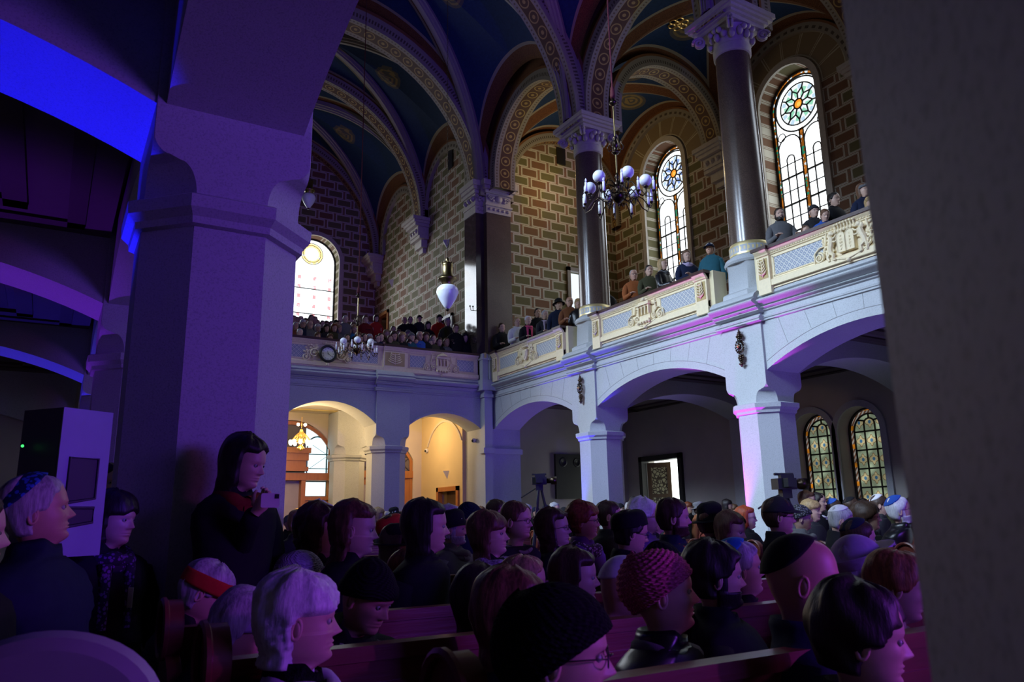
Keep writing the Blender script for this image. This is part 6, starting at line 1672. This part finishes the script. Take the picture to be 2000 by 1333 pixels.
# ---- distant ground-floor crowd
rd = random.Random(11)
KINDS = []
for i, (sx, hr, hat_, gl) in enumerate([(0, 'short', None, 0), (1, 'bob', None, 0), (0, 'balding', None, 1), (1, 'mid', None, 0), (0, 'short', 'kippah', 0), (0, 'short', 'flat', 0), (1, 'curly_short', None, 1), (0, None, 'beanie', 0), (1, 'long', None, 0), (0, 'short', None, 1), (1, None, 'slouch', 0), (0, 'short', 'trilby', 0)]):
    KINDS.append(dict(fem=sx, hair=hr, hat=hat_, glasses=gl, seed=i*5+1, fringe=(i % 2)))
HCOL = ['dark', 'brown', 'grey', 'black', 'blond', 'white', 'brown', 'auburn']; CCOL = ['black', 'charcoal', 'navy', 'olive', 'grey', 'brown', 'black']
def pool(kidx, x, y, h, al, label, mats, stand, floor, group=None, D=None, arms=None, Yp=None, Xp=None, pitch=0):
    if Xp is not None: p = at_X(x, y, Xp)
    elif Yp is not None: p = at_Y(x, y, Yp)
    else: p = at_D(x, y, D or .2352*FPX/h)
    hgt = p.z-floor; base = 1.70 if stand else 1.26; s = hgt/base
    if s < .93 or s > 1.08: base = hgt/max(.8, min(1.1, s)); 
    s = hgt/base; key = (kidx, stand, arms, round(base, 1), pitch); base = round(base, 1) if (s < .93 or s > 1.08) else base
    chin = base-.2352; s = hgt/base
    P = dict(KINDS[kidx]); P['arms'] = arms or ('down' if stand else 'lap')
    pose = Pose(chin, pitch=R(pitch), hip=.47 if not stand else max(.55, chin-.66))
    az = math.atan2(p.x, p.y)+R(al)
    return make_person(P, (p.x, p.y, floor), -az, label, mats, pose, False, not stand, group, key=key+(round(base, 2),), scale=s)
HW_ = {None: 'bare-headed', 'kippah': 'kippah-wearing', 'flat': 'flat-capped', 'beanie': 'beanie-wearing', 'slouch': 'soft-hatted', 'trilby': 'brimmed-hat-wearing'}
def rmats(): return m(hair=rd.choice(HCOL), coat=(rd.choice(CCOL),), hat=(rd.choice(['black', 'navy', 'charcoal', 'grey']),), skin=rd.choice(['pale', 'rosy', 'tan']))
xs = []; x = 566
while x < 1785:
    xs.append(x); x += rd.uniform(13, 21)
for i, x in enumerate(xs):
    if 470 < x < 560: continue
    h = rd.uniform(19, 27) if x < 1300 else rd.uniform(20, 27); hy = 1018-(x-1000)*.0192
    y = hy-rd.uniform(16, 34)
    k = rd.randrange(12); mt = rmats()
    D = .2352*FPX/h; p = at_D(x, y, D)
    for it in range(12):
        bad = p.x > 14.3 or p.y > 20.6 or any(abs(p.x-px) < .8 and abs(p.y-py) < .8 for px, py in [(XRc, q) for q in PR]+[(7.22, YB+HW), (9.85, 18.2)]) or (p.y > 17.2 and p.x > 9.3)
        if not bad: break
        D *= .95; p = at_D(x, y, D)
    stand = p.z > 1.45; 
    nearpier = 'under the golden arches' if x < 790 else 'before the blue corner pier' if x < 1130 else 'before the open side door' if x < 1330 else 'under the right arcade' if x < 1560 else 'in front of the low stained windows'
    pool(k, x, y, h, rd.uniform(90, 150), 'distant indistinct head in the rear crowd %s' % nearpier, mt, stand, 0, group='distant crowd '+nearpier, D=D)
pool(6, 1238, 973, 17, 150, 'small dark curly head standing before the open side door', m(hair='black', coat=('black',)), True, 0, D=15)
# ---- right gallery
def gal(k, x, y, al, label, mats, X=10.38, arms='rail', pitch=0): return pool(k, x, y, 20, al, label, mats, True, GF, Xp=X, arms=arms, pitch=pitch)
KINDS.append(dict(fem=0, hair='short', hat='cap', glasses=0, seed=71)); KINDS.append(dict(fem=0, hair='short', beard=1, seed=73)); KINDS.append(dict(fem=1, hair='short', scarf=1, tails=1, seed=75)); KINDS.append(dict(fem=1, hair='mid', scarf=1, seed=77)); KINDS.append(dict(fem=1, hair='mid', hat='beanie', seed=79))
for i, a in enumerate([
 (13, 1521, 408, 165, 'bearded man in a grey-blue jacket leaning at the rail beside the second dark column', m(hair='dark', coat=('grey',), beard='black')),
 (7, 1588, 402, 150, 'person in a dark hooded top before the tall green stained window', m(hat=('charcoal',), coat=('charcoal',)), 10.6, 'rail'),
 (0, 1608, 410, 160, 'boy in a blue and neon jacket bending over the rail', m(hair='brown', coat=('blue',)), 10.32, 'rail', -25),
 (0, 1572, 442, 160, 'small child whose head just tops the rail below the hooded person', m(hair='brown', coat=('charcoal',)), 10.3, 'down'),
 (0, 1627, 378, 130, 'dark-haired man turned aside at the right of the green stained window', m(hair='black', coat=('black',)), 11.2, 'down'),
 (16, 1684, 360, 140, 'girl in a grey beanie with long hair at the rail by the near pier', m(hair='brown', hat=('grey',), coat=('navy',)), 10.7, 'down'),
 (3, 1698, 386, 160, 'blond child peering over the rail above the lion relief', m(hair='blond', coat=('white',)), 10.32, 'down'),
 (0, 1184, 556, 150, 'young man in a black coat beside the first dark column', m(hair='dark', coat=('black',)), 11.7, 'down'),
 (2, 1237, 528, 165, 'balding man in a rust-brown jacket at the rail', m(hair='grey', coat=('rust',), skin='rosy'), 10.4, 'rail'),
 (0, 1267, 519, 165, 'dark-haired boy in an olive jacket at the rail', m(hair='black', coat=('olive',)), 10.4, 'rail'),
 (15, 1294, 507, 130, 'woman in a black puffer jacket with grey scarf at the rail', m(hair='blond', coat=('black', 'puffer'), scarf=('grey',)), 10.4, 'rail'),
 (15, 1340, 491, 160, 'woman with folded arms and a pale pink scarf before the blue stained window', m(hair='brown', coat=('navy',), scarf=('lavender',)), 10.4, 'fold'),
 (12, 1386, 476, 200, 'man in a navy cap with purple-lit face beside the second dark column', m(hair='grey', hat=('navy',), coat=('teal',), skin='rosy'), 10.5, 'down'),
 (0, 980, 632, 160, 'man in a black coat with a shoulder strap by the marble corner pier', m(hair='dark', coat=('black',)), 10.4, 'rail'),
 (0, 1010, 621, 160, 'man in a white and grey sweater at the rail', m(hair='blond', coat=('white',)), 10.4, 'rail'),
 (14, 1031, 618, 160, 'woman with white hair and a hot pink scarf', m(hair='white', coat=('black',), scarf=('hotpink',)), 10.4, 'rail'),
 (0, 1050, 603, 165, 'dark young man behind the pink scarf', m(hair='black', coat=('black',)), 10.9, 'down'),
 (14, 1064, 607, 160, 'short-haired woman in a brown coat and pale scarf', m(hair='grey', coat=('charcoal',), scarf=('lavender',)), 10.5, 'rail'),
 (11, 1091, 586, 160, 'person in a wide black hat on the gallery', m(hair='black', hat=('black',), coat=('navy',)), 10.6, 'down'),
 (2, 1112, 581, 170, 'balding man in a brown coat left of the first dark column', m(hair='brown', coat=('brown',), skin='rosy'), 10.5, 'rail'),
 (1, 1129, 585, 180, 'light-haired person half hidden by the first dark column', m(hair='blond', coat=('black', 'puffer')), 10.6, 'down')]): gal(*a[:6], *(a[6:] if len(a) > 6 else ()))
# ---- rear gallery (raked floor)
def backg(x, y, k, label, mats, stand=None, group=None, al=160):
    st = bool(stand) if stand is not None else False
    want = 4 if st else 0 if y >= 648 else 1 if y >= 641 else 2 if y >= 636 else 3 if y >= 631 else 4 if y >= 626 else 5 if y >= 620 else 6
    for r_ in range(want, -1, -1):
        Yp = YB+.80+r_*.95; pp = at_Y(x, y, Yp); s = (pp.z-(GF+.15+.40*r_))/(1.70 if st else 1.27)
        if pp.x < 9.78 and s > .85: break
    return pool(k, x, y, 14, al, label, mats, st, GF+.15+.40*r_, group, Yp=Yp)
BG = [(700, 650, 1, 'brown'), (712, 652, 0, 'dark'), (722, 653, 9, 'grey'), (692, 658, 5, 'dark'), (738, 655, 0, 'dark'), (762, 656, 0, 'brown'), (832, 650, 1, 'dark'), (846, 655, 0, 'brown'), (858, 660, 9, 'dark'), (872, 661, 0, 'brown'), (884, 662, 3, 'dark'), (812, 662, 0, 'dark'), (800, 664, 1, 'dark'), (768, 638, 0, 'dark'), (778, 644, 9, 'brown'), (586, 643, 0, 'grey'), (621, 650, 3, 'brown'), (645, 653, 1, 'brown'), (678, 654, 0, 'black'), (731, 667, 9, 'grey'), (748, 665, 1, 'dark'), (578, 630, 0, 'grey'), (592, 625, 9, 'grey'), (606, 627, 2, 'dark'), (621, 634, 1, 'grey'), (638, 634, 3, 'black'),
      (653, 633, 1, 'auburn'), (664, 636, 3, 'blond'), (682, 641, 8, 'brown'), (693, 640, 9, 'white'), (716, 640, 5, 'grey'), (728, 638, 4, 'dark'), (760, 647, 8, 'dark'), (574, 617, 0, 'black'), (580, 620, 0, 'brown'), (588, 618, 2, 'grey'), (597, 622, 9, 'dark'),
      (608, 616, 0, 'black'), (615, 619, 0, 'brown'), (620, 626, 8, 'brown'), (630, 627, 0, 'dark'), (638, 628, 1, 'brown'), (647, 628, 0, 'black'), (656, 626, 7, 'dark'), (662, 627, 0, 'brown'), (672, 630, 6, 'white'), (690, 630, 9, 'brown'), (700, 628, 0, 'dark'), (708, 641, 2, 'white'), (741, 638, 0, 'brown'), (770, 648, 1, 'dark'), (744, 652, 0, 'dark'), (704, 655, 10, 'brown'), (772, 668, 0, 'dark')]
for x, y, k, hc in BG:
    side = 'left of the rear chandelier' if x < 690 else 'right of the rear chandelier'
    backg(x, y, k, 'small distant spectator packed on the rear gallery %s' % side, m(hair=hc, coat=(rd.choice(CCOL),), skin=rd.choice(['pale', 'rosy', 'tan']), hat=('charcoal',)), group='rear gallery spectators '+side)
for a in [(692, 636, 3, 'woman in a bright blue jacket on the rear gallery', m(hair='blond', coat=('skyblue',)), False), (675, 617, 0, 'man standing beside the rear stained window', m(hair='grey', coat=('grey',)), True), (714, 617, 9, 'man standing by the rear wall left of the wooden door', m(hair='brown', coat=('darkred',)), True),
 (735, 616, 1, 'woman in a red coat standing in the rear gallery doorway', m(hair='dark', coat=('red',)), True), (714, 630, 6, 'white-haired person taller than the neighbours near the rear chandelier pole', m(hair='white', coat=('grey',)), None),
 (755, 645, 3, 'woman with long blond hair and glasses on the rear gallery', m(hair='blond', coat=('olive',)), False), (786, 650, 3, 'woman with long blond hair in front of the two dark figures', m(hair='blond', coat=('black',)), False), (797, 646, 5, 'man in a grey flat cap behind the beanie', m(hair='grey', hat=('grey',), coat=('grey',)), False),
 (804, 651, 7, 'man in a grey beanie and grey beard on the rear gallery', m(hat=('grey',), coat=('teal',)), False), (820, 648, 2, 'balding man with glasses in a blue jacket', m(hair='grey', coat=('blue',), skin='rosy'), False), (784, 667, 2, 'bald man whose head just tops the rear rail', m(hair='grey', coat=('charcoal',), skin='rosy'), False),
 (818, 669, 5, 'man in a white-topped captain cap at the rear rail', m(hair='grey', hat=('lightgrey',), coat=('blue',)), False), (840, 663, 10, 'child in a grey knit hat and red coat at the rear rail', m(hair='dark', hat=('grey',), coat=('darkred',)), False),
 (790, 620, 2, 'leftmost of three dark figures standing along the painted wall', m(hair='dark', coat=('black',), skin='rosy'), True), (801, 619, 0, 'middle one of three dark figures standing along the painted wall', m(hair='dark', coat=('black',)), True), (819, 617, 5, 'capped man in a black and grey jacket along the painted wall', m(hair='black', hat=('black',), coat=('charcoal',)), True),
 (836, 629, 3, 'dark-haired woman with a lanyard left of the red jacket', m(hair='black', coat=('black',)), True), (858, 616, 5, 'man in a bright red jacket and black cap standing on the rear gallery', m(hair='dark', hat=('black',), coat=('red',), trousers=('navy',)), True), (874, 622, 10, 'person in a pale hood standing behind a camera tripod', m(hair='brown', hat=('lightgrey',), coat=('olive',)), True),
 (890, 634, 9, 'dark figure leaning right of the camera tripod', m(hair='brown', coat=('black',)), True), (908, 652, 3, 'dark-haired woman in a red scarf beside the corner pier', m(hair='black', coat=('black',), skin='pale'), False)]:
    backg(a[0], a[1], a[2], a[3], a[4], a[5])
# ================================================================ LIGHT
W = bpy.data.worlds.new('world'); S.world = W; W.use_nodes = True
W.node_tree.nodes['Background'].inputs[0].default_value = (.25, .3, .6, 1); W.node_tree.nodes['Background'].inputs[1].default_value = .01
def lamp(name, ty, loc, energy, col, target=None, size=.5, size_y=None, spot=60, blend=.3, spec=1, spread=0):
    d = bpy.data.lights.new(name, ty); d.energy = energy; d.color = col
    if ty == 'AREA':
        d.size = size
        if size_y: d.shape = 'RECTANGLE'; d.size_y = size_y
    elif ty == 'SPOT': d.spot_size = R(spot); d.spot_blend = blend; d.shadow_soft_size = size
    else: d.shadow_soft_size = size
    d.specular_factor = spec
    if ty == 'AREA' and spread: d.spread = R(spread)
    o = bpy.data.objects.new(name, d); COL.objects.link(o); o.location = loc
    if target is not None: o.rotation_euler = (Vector(target)-Vector(loc)).to_track_quat('-Z', 'Y').to_euler()
    return o
# daylight through the tall windows of the left gallery
for c, e, ty in ((2.4, 270, 2.4), (7.1, 290, 7.1), (11.8, 290, 10.6), (16.0, 150, 13.2)):
    lamp('window_daylight', 'AREA', (-4.0, c, 9.8), e, (.60, .76, 1.0), (9.0, ty, 1.6), 1.5, 4.6, spread=54)
for c in (6.62, 11.30, 15.92):
    lamp('window_daylight', 'AREA', (14.9, c, 9.8), 45, (.75, .86, 1.0), (10, c, 3.5), 1.4, 4.2, spread=120)
for c in (3.4, 5.55, 7.7): lamp('window_daylight', 'AREA', (c, 26.6, 9.4), 65, (.8, .88, 1.0), (c+.8, 20, 5.5), 1.7, 4.0, spread=130)
# warm lobby chandelier
lamp('chandelier_light', 'POINT', (5.15, 18.9, 3.35), 150, (1.0, .66, .30), size=.25)
lamp('vestibule_lamp', 'POINT', (8.4, 19.9, 3.7), 95, (1.0, .70, .34), size=.25)
# added warm fill in the gallery bay to brighten the end wall, no fixture
lamp('end_wall_fill', 'POINT', (12.4, 16.9, 11.2), 55, (1.0, .72, .32), size=.3)
# violet stage wash
lamp('stage_wash', 'AREA', (7.0, -5.5, 3.2), 125, (.20, .07, 1.0), (3.2, 6, 2.6), 3.5, 2.0, spread=90)
lamp('stage_wash', 'AREA', (9.0, -3.5, 2.4), 18, (.75, .08, .75), (2.5, 2.5, .9), 1.5, 1.0, spread=110)
lamp('stage_spot', 'SPOT', (4.5, -6, 4.5), 3200, (.10, .02, 1.0), (7.0, 15.8, 14.2), .15, spot=38, blend=.6)
# LED up-lights
lamp('led_uplight', 'SPOT', (9.78, 9.55, .4), 900, (.75, .05, 1.0), (9.93, 9.25, 4.8), .05, spot=50, blend=.6)
lamp('led_uplight', 'SPOT', (9.78, 14.2, .4), 900, (.08, .05, 1.0), (9.93, 13.9, 4.8), .05, spot=50, blend=.6)
lamp('led_uplight', 'SPOT', (-.30, 5.55, .5), 800, (.012, .008, 1.0), (-.35, 4.72, 4.0), .03, spot=33, blend=.25)
lamp('led_uplight', 'SPOT', (-.9, 10.0, .8), 220, (.25, .03, 1.0), (-1.1, 9.5, 3.9), .05, spot=75, blend=.5)
lamp('led_uplight', 'SPOT', (-.6, 14.6, .8), 300, (.06, .03, 1.0), (-.9, 14.0, 3.9), .05, spot=75, blend=.5)

lamp('stage_spot', 'SPOT', (5.0, -6, 4.2), 2000, (.06, .05, 1.0), (7.4, 17.8, 3.1), .15, spot=27, blend=.5)
lamp('stage_spot', 'SPOT', (4.2, -1.4, 1.9), 170, (.50, .06, 1.0), (1.35, 1.35, 1.1), .05, spot=34, blend=.5)
lamp('stage_spot', 'SPOT', (3.2, -1.5, 3.2), 700, (.04, .03, 1.0), (.10, 3.85, 1.5), .03, spot=8, blend=.4)

for y in (15.6, 11.2, 6.6): lamp('aisle_uplight', 'SPOT', (11.3, y, .4), 170, (.22, .06, 1.0), (10.6, y-.3, 4.1), .2, spot=110, blend=.8)
